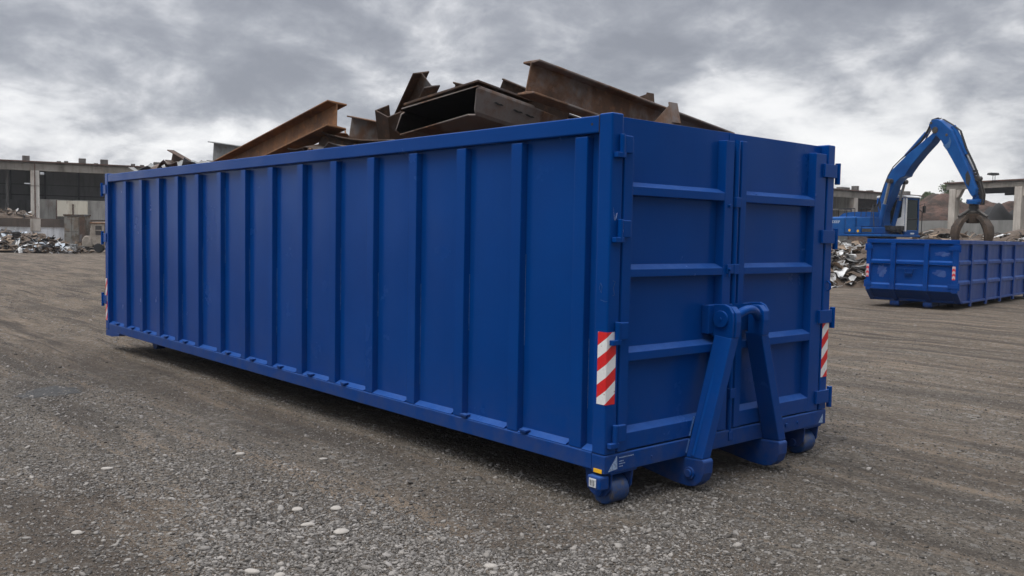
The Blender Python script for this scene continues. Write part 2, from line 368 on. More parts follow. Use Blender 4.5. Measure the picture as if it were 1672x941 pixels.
def dens(x, y, D, s):
    d = 0.75*np.exp(-((s/D+0.12)/0.30)**2)*np.exp(-((D-4.4)/1.1)**2)+0.26+0.30*vn(x, y, 1.9)*np.exp(-((D-8)/5)**2)
    d = d*np.clip(1.15-1.5*np.clip(s/D-0.02, 0, 1)*1.3, 0.35, 1)*np.where((y > -0.9) & (y < 0.1) & (x < 0.3), 0.45, 1.0)
    d = d*np.where((s/D < -0.36) & (D < 5.4), 0.45, 1.0)
    return d*np.where((x < -0.2) & (y > 0.25) & (y < 2.3) & (x > -9), 0.25, 1.0)
def grey_cols(n, lo, hi, p):
    g = 0.86*lo+0.86*(hi-lo)*rng.uniform(0, 1, n)**p; wm = rng.uniform(0.80, 1.0, n)
    return np.stack([g, g*(0.88+0.06*wm), g*(0.68+0.20*wm)], 1)
parts = []
n = 170000; xs, ys = sample(n, dens); parts.append(stones(n, xs, ys, 0.0036*np.exp(rng.normal(0.35, 0.40, n)), 0.6, 0.15, grey_cols(n, 0.06, 0.34, 1.7)))
n = 26000; xs, ys = sample(n, lambda x, y, D, s: 1.5*(dens(x, y, D, s)-0.12)); parts.append(stones(n, xs, ys, 0.0085*np.exp(rng.normal(0.0, 0.33, n)), 0.5, 0.15, grey_cols(n, 0.08, 0.37, 1.5)))
n = 2400; xs, ys = sample(n, lambda x, y, D, s: 1.4*(dens(x, y, D, s)-0.2)); parts.append(stones(n, xs, ys, 0.014*np.exp(rng.normal(0.0, 0.22, n)), 0.5, 0.12, grey_cols(n, 0.12, 0.38, 1.2), (JV, JF)))
for cx1, cy1, sx1, sy1 in ((-0.10, 0.175, 0.10, 0.09), (-0.10, 2.325, 0.10, 0.09), (0.02, 0.81, 0.12, 0.05), (0.02, 1.69, 0.12, 0.05)):   # grit pushed up at the contacts
    n = 260; parts.append(stones(n, rng.normal(cx1, sx1, n), rng.normal(cy1, sy1, n), 0.0045*np.exp(rng.normal(0.2, 0.4, n)), 0.7, 0.3, grey_cols(n, 0.06, 0.25, 1.6)))
V = []; Fs = []; Cs = []; o_ = 0
for v_, f_, c_ in parts: V.append(v_); Fs.append(f_+o_); Cs.append(c_); o_ += len(v_)
V = np.concatenate(V); Fs = np.concatenate(Fs).astype(np.int32); Cs = np.concatenate(Cs)
me = bpy.data.meshes.new('gravel'); me.vertices.add(len(V)); me.vertices.foreach_set('co', V.ravel()); me.loops.add(Fs.size); me.loops.foreach_set('vertex_index', Fs.ravel())
me.polygons.add(len(Fs)); me.polygons.foreach_set('loop_start', np.arange(0, Fs.size, 3, dtype=np.int32)); me.update(calc_edges=True)
at = me.color_attributes.new('tone', 'FLOAT_COLOR', 'POINT'); at.data.foreach_set('color', np.concatenate([Cs, np.ones((len(Cs), 1))], 1).ravel())
sm = Mt('gravel_stone'); a_ = sm.n('ShaderNodeAttribute', attribute_name='tone'); sm.set(sm.mix(sm.ramp(sm.noise(180, 3, 0.6), [(0.3, 0.0), (0.7, 0.35)]), a_.outputs['Color'], (0.10, 0.088, 0.075)), 0.88, 0, 0.2)
me.materials.append(sm.m); o = bpy.data.objects.new('gravel', me); col.objects.link(o); tag(o, 'loose grey gravel strewn over the yard', 'gravel', kind='stuff')

pale = Mt('pale_stone'); pale.set(pale.mix(pale.noise(30, 6, 0.65, pale.vec(False)), (0.24, 0.22, 0.195), (0.46, 0.43, 0.39)), 0.85, 0, 0.2); pale.bump(pale.noise(60, 5, 0.6, pale.vec(False)), 0.4, 0.003)
ST = [(-1.20, -1.37, .030, 'flat pale pebble in the middle foreground, left one of the upper pair of loose stones'),
      (-1.06, -1.19, .030, 'flat pale pebble, right one of the upper pair of loose stones'),
      (-0.91, -1.46, .027, 'whitish rounded stone just below the upper pair of loose stones'),
      (-0.67, -1.38, .032, 'bluish grey rounded stone, right and lowest of the cluster of four loose stones'),
      (-0.42, -2.02, .030, 'large rounded beige stone at the bottom edge, left of two side by side'),
      (-0.32, -1.93, .024, 'small rounded beige stone at the bottom edge, right of two side by side'),
      (-1.45, -2.53, .024, 'pale stone lying alone on the brown soil in the lower left corner'),
      (0.22, -1.05, .026, 'grey rounded stone at the bottom edge under the container corner'),
      (-2.55, -1.12, .026, 'single whitish stone in the open gravel below the middle of the long container'),
      (-2.75, -1.98, .028, 'whitish stone left of centre between the dark patch and the brown soil'),
      (-2.05, -0.72, .022, 'small white chip of stone close in front of the long container')]
for i, (x, y, r, lb) in enumerate(ST):
    rr = random.Random(i+3); mb = MB(); n_ = len(JV)
    ax = rr.uniform(1.25, 1.6); a = rr.uniform(-0.4, 0.6)+lat; ph = rr.uniform(0, 6)
    P_ = []
    for v in JV:
        k = 1+0.10*math.sin(3*v[0]+ph)+0.09*math.sin(4*v[1]+2*ph)+0.06*math.sin(5*v[2]+ph*3)
        p = Vector((v[0]*ax*r*k, v[1]*r*0.95*k, v[2]*r*0.52*k)); P_.append((x+p.x*math.cos(a)-p.y*math.sin(a), y+p.x*math.sin(a)+p.y*math.cos(a), float(gh(x, y))+r*0.26+p.z))
    mb.add(P_, [tuple(f) for f in JF]); o = mb.build('stone', pale.m, smooth=True)
    s_ = o.modifiers.new('sub', 'SUBSURF'); s_.levels = s_.render_levels = 1
    for p in o.data.polygons: p.use_smooth = True
    tag(o, lb, 'stone', 'larger loose stones in the foreground')

# ---------------------------------------------------------------- main container
L_, W_ = 9.293, 2.5
CT = root('roll_off_container', 'long tall dark blue steel hook lift container loaded with rusty beams, in the foreground', 'container', (-L_/2, W_/2, 0))
def part(mb, name, mat=None, parent=None, bevel=0.004, label=None, **k):
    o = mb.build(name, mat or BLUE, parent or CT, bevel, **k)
    if label: o['label'] = label
    return o
PD = 0.056   # how far the skins sit behind the frame
# side walls
def skin(ysgn):
    y0, y1 = (PD, PD+0.006) if ysgn > 0 else (W_-PD-0.006, W_-PD)
    return MB().box(-L_+0.10, y0, 0.30, -0.09, y1, 2.30)
NEAR = part(skin(1), 'side_wall', bevel=0); FARW = part(skin(-1), 'side_wall', bevel=0)
def rib_mb(xc, near=True):
    w, g = 0.052, 0.058
    prof = [(-g, PD), (-w, 0.007), (w, 0.007), (g, PD)]
    if not near: prof = [(a, W_-b) for a, b in prof]
    return MB().prism([(xc+a, b, 0.337) for a, b in prof], (0, 0, 2.232-0.337))
for i in range(15):
    xc = -8.520+i*0.5900
    o = part(rib_mb(xc), 'wall_rib', parent=NEAR, bevel=0.005)
    if i % 5 != 7:
        wb = MB()
        for sgn in (1,):
            z = 0.5
            rr = random.Random(i*7+sgn)
            while z < 2.15:
                l = rr.uniform(0.05, 0.22)
                if not wb.v: z = rr.uniform(0.4, 1.3); l = rr.uniform(0.35, 0.8)
                if not wb.v: wb.tube([(xc+0.0595, PD-0.002, z+l*q/20) for q in range(21)], [0.0022*(0.4+0.9*rr.random()) for q in range(21)], 5)
                z += l+rr.uniform(0.02, 0.12)
        if wb.v: part(wb, 'weld_seam', WELD, NEAR, 0)
    part(rib_mb(xc, False), 'wall_rib', parent=FARW, bevel=0.005)
# ledges at the foot of the side wall
for s_ in (0,):
    for i in range(16):
        a = -9.17 if i == 0 else -8.520+(i-1)*0.59+0.062; b_ = -0.107 if i == 15 else -8.520+i*0.59-0.075
        part(MB().pxz([(0, 0)], 0, 0) if False else MB().prism([(a, 0.004, 0.3345), (a, 0.004, 0.340), (a, PD-0.001, 0.366), (a, PD-0.001, 0.3345)], (b_-a, 0, 0)), 'wall_ledge', BLUE, NEAR, 0.001)
BAYX = [-8.83, -8.24, -7.66, -7.08, -6.49, -5.34, -4.76, -4.17, -3.58, -3.0, -1.35, -0.72]
for x in BAYX:
    b_ = MB(); b_.box(x-0.035, -0.012, 0.352, x+0.035, 0.030, 0.366); b_.box(x-0.030, -0.006, 0.340, x+0.020, 0.030, 0.3515)
    part(b_, 'tarpaulin_hook', BLUE_D, NEAR, 0.002)
# rails
TR = part(MB().box(-9.168, 0.0, 2.246, -0.1065, 0.085, 2.349), 'top_rail', bevel=0.008)
part(MB().box(-9.168, W_-0.085, 2.246, -0.1065, W_, 2.349), 'top_rail', bevel=0.008)
part(MB().cyl((-0.165, -0.0015, 2.300), (-0.165, 0.01, 2.300), 0.0085, 12), 'drain_hole', BLACK, TR, 0)
part(MB().tube([(-0.1055, -0.001, 2.248), (-0.1045, -0.0015, 2.27), (-0.106, -0.001, 2.30), (-0.1048, -0.0015, 2.325), (-0.1055, -0.001, 2.347)], 0.0028, 5), 'weld_seam', plain('raw_weld', (0.02, 0.022, 0.03), 0.6, 0, 0.5, 80), TR, 0)
part(MB().box(-9.168, 0.0, 0.231, -0.1065, 0.085, 0.334), 'bottom_rail', BLUE_D, bevel=0.006)
part(MB().box(-9.168, W_-0.085, 0.231, -0.1065, W_, 0.334), 'bottom_rail', BLUE_D, bevel=0.006)
# posts
PN = part(MB().box(-0.105, -0.002, 0.332, 0.0, 0.099, 2.358), 'corner_post', bevel=0.009)
PR = part(MB().box(-0.105, 2.401, 0.332, 0.0, W_+0.002, 2.358), 'corner_post', bevel=0.009)
PF = part(MB().box(-L_, -0.002, 0.250, -9.171, 0.099, 2.362), 'corner_post', bevel=0.009)
part(MB().box(-L_, 2.401, 0.250, -9.171, W_+0.002, 2.362), 'corner_post', bevel=0.009)
for y in (0.0, 2.37):
    part(MB().pxz([(-L_, 0.165), (-L_, 0.248), (-8.75, 0.229), (-8.75, 0.200), (-9.05, 0.165)], y, y+0.13), 'front_foot', BLUE_D)
# front end wall, floor, underframe
part(MB().box(-L_+0.02, 0.102, 0.30, -L_+0.05, 2.398, 2.35), 'front_wall', bevel=0)
part(MB().box(-L_+0.10, 0.065, 0.262, -0.11, 2.435, 0.298), 'floor_plate', BLUE_D, bevel=0)
for y in (0.735, 1.695): part(MB().box(-9.0, y, 0.06, -0.9, y+0.07, 0.258), 'skid_rail', BLUE_D)
for i in range(12): part(MB().box(-8.8+i*0.72, 0.12, 0.232, -8.74+i*0.72, 2.38, 0.2615), 'cross_member', BLUE_D, bevel=0)
# rear sill
SILL = part(MB().box(-0.105, -0.001, 0.2185, 0.004, W_+0.001, 0.3305), 'rear_sill', BLUE_D, bevel=0.007)
part(MB().pyz([(0.030, 0.232), (0.104, 0.322), (0.110, 0.240)], 0.0045, 0.0062), 'sticker', STK, SILL, 0)
part(MB().pyz([(2.395, 0.236), (2.455, 0.232), (2.452, 0.300)], 0.0045, 0.0062), 'sticker', STK, SILL, 0)
wm = MB(); rr = random.Random(5)
for k, (z, l) in enumerate([(0.305, 0.125), (0.283, 0.04), (0.268, 0.05), (0.252, 0.035)]):
    y = 0.125
    while y < 0.125+l: d = rr.uniform(0.004, 0.009); wm.box(0.0045, y, z-0.003, 0.0056, y+d, z+0.003); y += d+0.003
part(wm, 'small_print', STK, SILL, 0)
part(MB().cyl((0.004, 0.43, 0.268), (0.009, 0.43, 0.268), 0.008, 10), 'bolt', BLUE_D, SILL, 0)
part(MB().cyl((0.004, 2.10, 0.275), (0.012, 2.10, 0.275), 0.012, 10), 'bolt', BLUE_D, SILL, 0)
part(MB().box(0.004, 1.93, 0.262, 0.014, 1.96, 0.288), 'lug', BLUE_D, SILL, 0.002)
# reflective tapes
t1 = tape_mat('hazard_tape', 0.70, -0.835-0.049+0.0785)
tp = MB(); tp.box(-0.072, -0.0045, 0.637, -0.0005, -0.0022, 1.070); tp.box(0.0003, -0.004, 0.637, 0.0026, 0.074, 1.070); part(tp, 'reflective_tape', t1, PN, 0, label='red and white striped tape round the near corner post')
part(MB().box(0.0003, 2.408, 0.588, 0.0026, 2.492, 1.018), 'reflective_tape', tape_mat('hazard_tape_right', 0.9, 0.03), PR, 0, label='red and white striped tape on the right corner post')
part(MB().box(-9.275, -0.0045, 0.375, -9.215, -0.0022, 0.945), 'reflective_tape', tape_mat('hazard_tape_front', 1.6, 0.0), PF, 0, label='red and white striped tape on the far corner post')
# amber marker, marker lamp box under the near corner
part(MB().box(-0.082, -0.006, 0.222, -0.016, -0.0015, 0.246), 'amber_reflector', YEL, SILL, 0.001)
lb = part(MB().box(-0.115, -0.028, 0.120, -0.005, 0.055, 0.205), 'lamp_box', BLUE_D, bevel=0.012)
part(MB().box(-0.092, -0.0335, 0.136, -0.034, -0.0285, 0.190), 'marker_lens', WHT, lb, 0.003)
lp = MB()
for k in range(3): lp.box(-0.080+k*0.014, -0.0352, 0.146, -0.075+k*0.014, -0.0336, 0.180)
part(lp, 'small_print', STEELD, lb, 0)
# scuff marks on the near post
sc = MB(); sc.pyz([(0.024, 1.805), (0.034, 1.735), (0.040, 1.730), (0.030, 1.770)], 0.0002, 0.0010); sc.pyz([(0.040, 1.728), (0.052, 1.745), (0.062, 1.775), (0.050, 1.772)], 0.0002, 0.0010)
part(sc, 'scuff', SCUFF, PN, 0)
sc = MB(); sc.tube([(-0.060, -0.003, 1.36), (-0.072, -0.003, 1.33), (-0.055, -0.003, 1.30), (-0.05, -0.003, 1.34), (-0.062, -0.003, 1.36)], 0.0016, 5)
sc.tube([(0.001, 0.035, 1.375), (0.001, 0.056, 1.37), (0.001, 0.040, 1.33), (0.001, 0.052, 1.29), (0.001, 0.036, 1.285)], 0.0016, 5)
sc.tube([(-0.06, -0.003, 1.26), (-0.02, -0.003, 1.25), (-0.005, -0.003, 1.254)], 0.0013, 5)
part(sc, 'chalk_scratch', plain('scratch', (0.02, 0.06, 0.18), 0.7, 0, 0.6, 60), PN, 0)
# doors
PX = -0.060
def door(y0, y1, stL, stR, bars, left):
    d = part(MB().box(PX-0.03, y0, 0.337, PX, y1, 2.349), 'door', bevel=0.002)
    for a, b_, z1 in (stL, stR):
        part(MB().prism([(PX+0.0005, a, 0.337), (-0.001, a+0.012, 0.337), (-0.001, b_-0.012, 0.337), (PX+0.0005, b_, 0.337)], (0, 0, z1-0.337)), 'door_stile', BLUE, d, 0.004)
    for zt, zb in bars:
        a, b_ = stL[1]-0.014, stR[0]+0.014
        part(MB().pxz([(PX+0.0005, zt), (-0.002, zt-0.030), (-0.002, zb+0.003), (PX+0.0005, zb-0.001)], a, b_), 'door_rail', BLUE, d, 0.003)
    return d
BARS = [(1.968, 1.883), (1.470, 1.390), (0.966, 0.880), (0.476, 0.340)]
D1 = door(0.106, 1.219, (0.104, 0.206, 2.215), (1.102, 1.219, 2.286), BARS, True)
D2 = door(1.226, 2.396, (1.283, 1.372, 2.296), (2.222, 2.392, 2.285), BARS, False)
LR = part(MB().cyl((-0.012, 1.252, 0.285), (-0.012, 1.252, 2.300), 0.019, 14), 'locking_rod', BLUE, D2, 0, smooth=True)
part(MB().box(-0.03, 1.228, 0.255, 0.012, 1.277, 0.318), 'rod_foot', BLUE, LR, 0.004)
for z in (1.88, 1.43, 0.58): part(MB().box(PX, 1.225, z-0.035, 0.014, 1.286, z+0.035), 'rod_clamp', BLUE, LR, 0.005)
cl = MB(); cl.box(-0.0005, 1.150, 1.400, 0.012, 1.222, 1.462); cl.cyl((0.012, 1.165, 1.430), (0.030, 1.165, 1.430), 0.012, 10); cl.box(0.012, 1.158, 1.375, 0.020, 1.172, 1.43); part(cl, 'door_catch', BLUE, D1, 0.003)
part(MB().cyl((-0.001, 1.165, 1.855), (0.014, 1.165, 1.855), 0.012, 10), 'door_catch', BLUE_D, D1, 0)
# hinges
for zt in (2.235, 1.738, 1.130, 0.512):
    h = MB(); h.cyl((0.018, 0.070, zt-0.135), (0.018, 0.070, zt), 0.018, 14); part(h, 'hinge_pin', BLUE, D1, 0.003, smooth=True)
    h = MB(); h.box(0.0003, 0.088, zt-0.108, 0.026, 0.160, zt-0.004); part(h, 'hinge_leaf', BLUE, D1, 0.006)
    h = MB(); h.box(0.0003, 0.016, zt-0.138, 0.034, 0.094, zt-0.106); part(h, 'hinge_leaf', BLUE, PN, 0.004)
    zr = zt-0.02
    h = MB(); h.prism([(0.0003, 2.330, zr-0.105), (0.020, 2.330, zr-0.105), (0.022, 2.50, zr-0.105), (-0.005, 2.545, zr-0.105), (-0.010, 2.503, zr-0.105), (0.0003, 2.500, zr-0.105)], (0, 0, 0.10)); part(h, 'hinge_leaf', BLUE, D2, 0.003)
    part(MB().cyl((-0.004, 2.553, zr-0.150), (-0.004, 2.553, zr+0.012), 0.021, 14), 'hinge_pin', BLUE, D2, 0.003, smooth=True)
    zf = {2.235: 2.16, 1.738: 1.52, 1.130: 0.98, 0.512: None}[zt]
for zf in (2.155, 1.500, 0.660):
    part(MB().box(-9.375, -0.012, zf-0.065, -9.225, -0.0025, zf+0.055), 'hinge_leaf', BLUE, PF, 0.003)
    part(MB().cyl((-9.385, -0.008, zf-0.10), (-9.385, -0.008, zf+0.085), 0.020, 12), 'hinge_pin', BLUE, PF, 0.003, smooth=True)
# small hook on right post
part(MB().tube([(0.002, 2.452, 1.325), (0.024, 2.456, 1.305), (0.026, 2.458, 1.27), (0.004, 2.456, 1.25)], 0.007, 8), 'tarpaulin_hook', BLUE, PR, 0, smooth=True)
# lifting frame
AF = part(MB().box(-0.058, 0.975, 1.005, -0.0005, 1.530, 1.195), 'lifting_frame', bevel=0.004)
def arm(side):
    # side: function mapping an outboard y (near arm) to world y
    Y = (lambda y: y) if side < 0 else (lambda y: 2.5-y)
    yb0, yb1, yt0, yt1 = 0.767, 0.855, 1.034, 1.122
    mb = MB(); P_ = []
    for (x, z, k) in [(0.006, 0.215, 0), (0.138, 0.222, 0), (0.142, 0.985, 1), (0.006, 1.0, 1)]:
        P_.append((x, Y(yb0 if k == 0 else yt0), z))
    Q_ = [(x, Y(yb1 if k == 0 else yt1), z) for (x, z, k) in [(0.006, 0.215, 0), (0.138, 0.222, 0), (0.142, 0.985, 1), (0.006, 1.0, 1)]]
    mb.add(P_+Q_, [(0, 1, 2, 3), (7, 6, 5, 4), (0, 4, 5, 1), (1, 5, 6, 2), (2, 6, 7, 3), (3, 7, 4, 0)])
    a = part(mb, 'lift_arm', parent=AF, bevel=0.007)
    # folded crease on the outer face
    cr_ = MB(); d = -1 if side < 0 else 1
    cr_.add([(0.045, Y(yb0)-0.0+d*0.001, 0.235), (0.060, Y(yb0)+d*0.009, 0.235), (0.075, Y(yb0)+d*0.001, 0.235), (0.050, Y(yt0)+d*0.001, 0.965), (0.063, Y(yt0)+d*0.009, 0.965), (0.078, Y(yt0)+d*0.001, 0.965)],
            [(0, 1, 4, 3), (1, 2, 5, 4), (0, 2, 1), (3, 4, 5), (0, 3, 5, 2)])
    part(cr_, 'fold', BLUE, a, 0.002)
    # weld beads where the arm meets the sill
    wb = MB()
    for (z0, z1) in ((0.24, 0.325), (0.345, 0.47)):
        pts = []; nseg = 16
        for k in range(nseg+1):
            z = z0+(z1-z0)*k/nseg; y = Y(yb0+(yt0-yb0)*(z-0.218)/0.767)
            pts.append((0.006 if z < 0.33 else 0.002, y+(-0.006 if side < 0 else 0.006), z))
        wb.tube(pts, [0.005+0.0018*(k % 2) for k in range(nseg+1)], 6)
    part(wb, 'weld_seam', WELD, a, 0)
    # head cheeks
    hd = [(-0.057, 1.003), (-0.057, 1.196), (0.075, 1.205), (0.115, 1.190), (0.143, 1.150), (0.148, 1.09), (0.143, 0.985), (0.0, 0.985)]
    hm = MB(); y0, y1 = sorted((Y(1.034), Y(1.060))); hm.pxz(hd, y0, y1); hm2 = part(hm, 'head_plate', parent=a, bevel=0.006)
    hd2 = [(0.03, 0.99), (0.03, 1.14), (0.06, 1.19), (0.115, 1.188), (0.150, 1.150), (0.156, 1.09), (0.150, 0.985)]
    y0, y1 = sorted((Y(1.062), Y(1.122))); part(MB().pxz(hd2, y0, y1), 'head_block', parent=a, bevel=0.006)
    yo = Y(1.034); o2 = yo+d*0.018
    b1 = MB(); b1.cyl((0.060, yo+d*0.0005, 1.105), (0.060, o2, 1.105), 0.057, 28); part(b1, 'pivot_boss', parent=a, bevel=0.004, smooth=True)
    part(MB().cyl((0.060, o2, 1.105), (0.060, o2+d*0.008, 1.105), 0.013, 12), 'bolt', parent=a, bevel=0)
    # foot: long cheek under the sill with a round nose
    ft = [(-1.15, 0.212), (0.004, 0.212), (0.140, 0.220), (0.152, 0.205), (0.150, 0.130), (0.128, 0.075), (0.085, 0.038), (0.030, 0.026), (-0.08, 0.030), (-0.45, 0.085), (-1.15, 0.17)]
    y0, y1 = sorted((Y(0.767), Y(0.868))); f = part(MB().pxz(ft, y0, y1), 'arm_foot', BLUE_D, AF, 0.008)
    yo = Y(0.767); b1 = MB(); b1.cyl((0.045, yo+d*0.0005, 0.118), (0.045, yo+d*0.016, 0.118), 0.040, 24); part(b1, 'pin_washer', BLUE_D, f, 0.003, smooth=True)
    b1 = MB(); b1.cyl((0.045, yo+d*0.016, 0.118), (0.045, yo+d*0.030, 0.118), 0.027, 6 if side > 0 else 20); part(b1, 'pin', BLUE_D, f, 0.004, smooth=True)
arm(-1); arm(1)
bar = []
for k in range(17):
    t = k/16; y = 1.115+(1.385-1.115)*t; b_ = math.sin(math.pi*t)
    bar.append((0.105+0.02*b_, y, 1.110+0.055*b_**0.8))
part(MB().tube(bar, 0.031, 18), 'hook_bar', parent=AF, bevel=0, smooth=True)
# rear rollers
for (yc, yl) in ((0.175, 0), (2.325, 0)):
    rb = part(MB().box(-0.24, yc-0.115, 0.205, -0.005, yc+0.125, 0.2175), 'roller_bracket', BLUE_D, bevel=0.002)
    for dy in (-0.092, 0.095):
        part(MB().pxz([(-0.23, 0.206), (-0.01, 0.206), (-0.02, 0.11), (-0.06, 0.060), (-0.12, 0.045), (-0.18, 0.065), (-0.22, 0.12)], yc+dy-0.006, yc+dy+0.006), 'bracket_cheek', BLUE_D, rb, 0.003)
    rm = Mt('worn_roller'); rm.set(rm.mix(rm.ramp(rm.noise(16, 6, 0.7), [(0.50, 0.0), (0.66, 1.0)]), (0.004, 0.040, 0.15), (0.07, 0.065, 0.07)), 0.42, 0.0); rm.bump(rm.noise(60, 4), 0.3, 0.004)
    rl = part(MB().cyl((-0.105, yc-0.078, 0.0865), (-0.105, yc+0.080, 0.0865), 0.0875, 40), 'roller', rm.m, rb, 0.010, smooth=True)
    part(MB().cyl((-0.105, yc-0.115, 0.0865), (-0.105, yc-0.099, 0.0865), 0.030, 18), 'axle_cap', BLUE_D, rl, 0.003, smooth=True)
    part(MB().cyl((-0.105, yc-0.098, 0.0865), (-0.105, yc+0.101, 0.0865), 0.014, 12), 'axle', STEELD, rl, 0)
for y in (0.45, 1.95):
    part(MB().cyl((-8.7, y, 0.10), (-8.7, y+0.12, 0.10), 0.10, 28), 'roller', BLUE_D, bevel=0.006, smooth=True)
    part(MB().box(-8.80, y-0.02, 0.12, -8.60, y+0.14, 0.259), 'roller_bracket', BLUE_D, bevel=0.004)

# ---------------------------------------------------------------- scrap on the container
def frame(P0, P1, up):
    P0, P1 = Vector(P0), Vector(P1); a = (P1-P0).normalized(); u = Vector(up); u = (u-a*u.dot(a)).normalized(); s = a.cross(u).normalized(); return P0, P1, a, u, s
def section(name, label, cat, prof, P0, P1, up, mat, bend=0.0, skew=0.0, bevel=0.004, group='rusty scrap piled in the long container', nseg=8, extra=None, th=None):
    P0, P1, a, u, s = frame(P0, P1, up); L = (P1-P0).length; mb = MB(); n = len(prof); rings = []
    for k in range(nseg+1):
        t = k/nseg; c = P0+a*(L*t)-u*(bend*math.sin(math.pi*t))
        for (ps, pu) in prof:
            sh = skew*pu*(1 if k == 0 else (-0.6 if k == nseg else 0)); rings.append(c+s*ps+u*pu+a*sh)
    fs = [tuple(range(n))[::-1], tuple(range(nseg*n, (nseg+1)*n))]
    for k in range(nseg):
        for i in range(n): fs.append((k*n+i, k*n+(i+1) % n, (k+1)*n+(i+1) % n, (k+1)*n+i))
    mb.add(rings, fs)
    if extra: extra(mb, P0, a, u, s, L)
    o = mb.build(name, mat, None, bevel, seg=1); tag(o, label, cat, group); return o
def iprof(h, w, tw=0.012, tf=0.016):
    return [(-w/2, 0), (w/2, 0), (w/2, -tf), (tw/2, -tf-0.006), (tw/2, -h+tf+0.006), (w/2, -h+tf), (w/2, -h), (-w/2, -h), (-w/2, -h+tf), (-tw/2, -h+tf+0.006), (-tw/2, -tf-0.006), (-w/2, -tf)]
def cprof(h, w, t=0.014):
    return [(0, 0), (w, 0), (w, -t), (t, -t), (t, -h+t), (w, -h+t), (w, -h), (0, -h)]
def lprof(h, w, t=0.014): return [(0, 0), (w, 0), (w, -t), (t, -t), (t, -h), (0, -h)]
ibeam = lambda label, P0, P1, up, h, w, mat, **k: section('scrap_beam', label, 'steel beam', iprof(h, w), P0, P1, up, mat, **k)
# G: long dark beam sloping down over the doors
ibeam('long dark brown I beam sloping down over the rear doors', (-1.18, 0.42, 2.868), (-0.95, 2.42, 2.515), (0.05, 0, 1), 0.245, 0.20, RUST_S)
# F: wide rectangular duct with open end
def duct():
    mb = MB(); TL, TRr, BR, BL = (Vector(p) for p in ((-3.07, .60, 2.715), (-1.97, .60, 2.812), (-2.045, .60, 2.575), (-3.13, .60, 2.490)))
    ax = Vector((-0.01, 1.0, -0.155)); t = 0.014
    def ring(k, off, shrink):
        c = (TL+TRr+BR+BL)/4; P_ = []
        cor = [TL, TRr, BR, BL]
        for i in range(4):
            p = cor[i]; pa = cor[i-1]; pb = cor[(i+1) % 4]; r = 0.035
            for q in (p+(pa-p).normalized()*r, p+((pa-p).normalized()+(pb-p).normalized())*r*0.28, p+(pb-p).normalized()*r):
                d = (c-q); P_.append(q+Vector((d.x/abs(d.x)*shrink if abs(d.x) > 0.1 else 0, 0, d.z/abs(d.z)*shrink if abs(d.z) > 0.02 else 0))+ax*off)
        return P_
    outer0, outer1, in0, in1 = ring(0, 0, 0), ring(0, 1.55, 0), ring(0, 0, t), ring(0, 1.55, t); n = 12
    for i, p in enumerate(outer0):   # torn, uneven mouth
        dd = 0.03*math.sin(i*2.1); outer0[i] = p+ax*dd; in0[i] = in0[i]+ax*dd
    V_ = outer0+outer1+in0+in1; fs = []
    for i in range(n):
        j = (i+1) % n
        fs += [(i, j, n+j, n+i), (2*n+i, 3*n+i, 3*n+j, 2*n+j), (i, 2*n+i, 2*n+j, j), (n+i, n+j, 3*n+j, 3*n+i)]
    fs.append(tuple(range(3*n, 4*n)))
    mb.add(V_, fs)
    for i in range(n): mb.mi[4*i+1] = 1
    mb.mi[-1] = 1
    o = mb.build('scrap_duct', [RUST_S, plain('duct_inner_shade', (0.010, 0.008, 0.007), 0.9, 0, 0.4, 8)], None, 0.003, seg=1); tag(o, 'wide rectangular rusty steel duct with a black open end, on top of the load', 'steel duct', 'rusty scrap piled in the long container')  # shade inside the duct is painted: near-black colour on the inner faces
    rtn = o
    def sub(mbx, nm, mat):
        q = mbx.build(nm, mat, o, 0.002, seg=1); return q
    m2 = MB(); a0 = TL+Vector((0.05, -0.01, 0.03)); a1 = TRr+Vector((-0.02, -0.01, 0.022)); m2.prism([a0, a1, a1+Vector((0, 0, 0.016)), a0+Vector((0, 0, 0.020))], ax*1.2); sub(m2, 'cover_plate', RUST_D)
    m3 = MB(); rr = random.Random(3)      # torn slots along the side
    for t_ in (0.16, 0.36, 0.50):
        p = TRr.lerp(BR, 0.40+0.1*t_)+ax*t_+Vector((0.012, 0, 0)); l = rr.uniform(0.09, 0.14)
        m3.prism([p, p+ax*l*0.2+Vector((0.002, 0, 0.010)), p+ax*l*0.55+Vector((0.001, 0, 0.004)), p+ax*l*0.8+Vector((0.001, 0, 0.009)), p+ax*l, p+ax*l*0.75-Vector((0.001, 0, 0.006)), p+ax*l*0.4-Vector((0.001, 0, 0.010))], (0.003, 0, 0))
    sub(m3, 'torn_slot', BLACK)
duct()
# E: steep beam
ibeam('short dark I beam standing steeply left of the wide duct', (-3.60, 1.18, 3.185), (-4.36, 1.30, 2.55), (-0.3, -0.25, 1), 0.21, 0.20, RUST_D)
# A: long orange beam
ibeam('long orange brown I beam slanting up to the right above the side rail', (-4.03, 0.52, 2.868), (-7.00, 0.62, 2.430), (0, 0.10, 1), 0.255, 0.21, RUST_O)
section('scrap_channel', 'pale grey galvanised channel sticking up left of the long orange beam', 'steel channel', cprof(0.26, 0.10), (-8.02, 1.0, 2.79), (-6.7, 1.10, 2.62), (0, 0, 1), STEEL_G, group='rusty scrap piled in the long container')
section('scrap_channel', 'grey brown channel standing on end right of the long orange beam', 'steel channel', cprof(0.34, 0.12), (-3.92, 0.62, 2.735), (-3.42, 0.95, 2.62), (0.15, 0, 1), RUST_S, group='rusty scrap piled in the long container')
section('scrap_channel', 'narrow brown channel leaning against the short steep beam', 'steel channel', cprof(0.20, 0.16), (-3.47, 0.58, 2.745), (-3.66, 0.76, 2.36), (-1, 0.0, 0.1), RUST_D, group='rusty scrap piled in the long container')
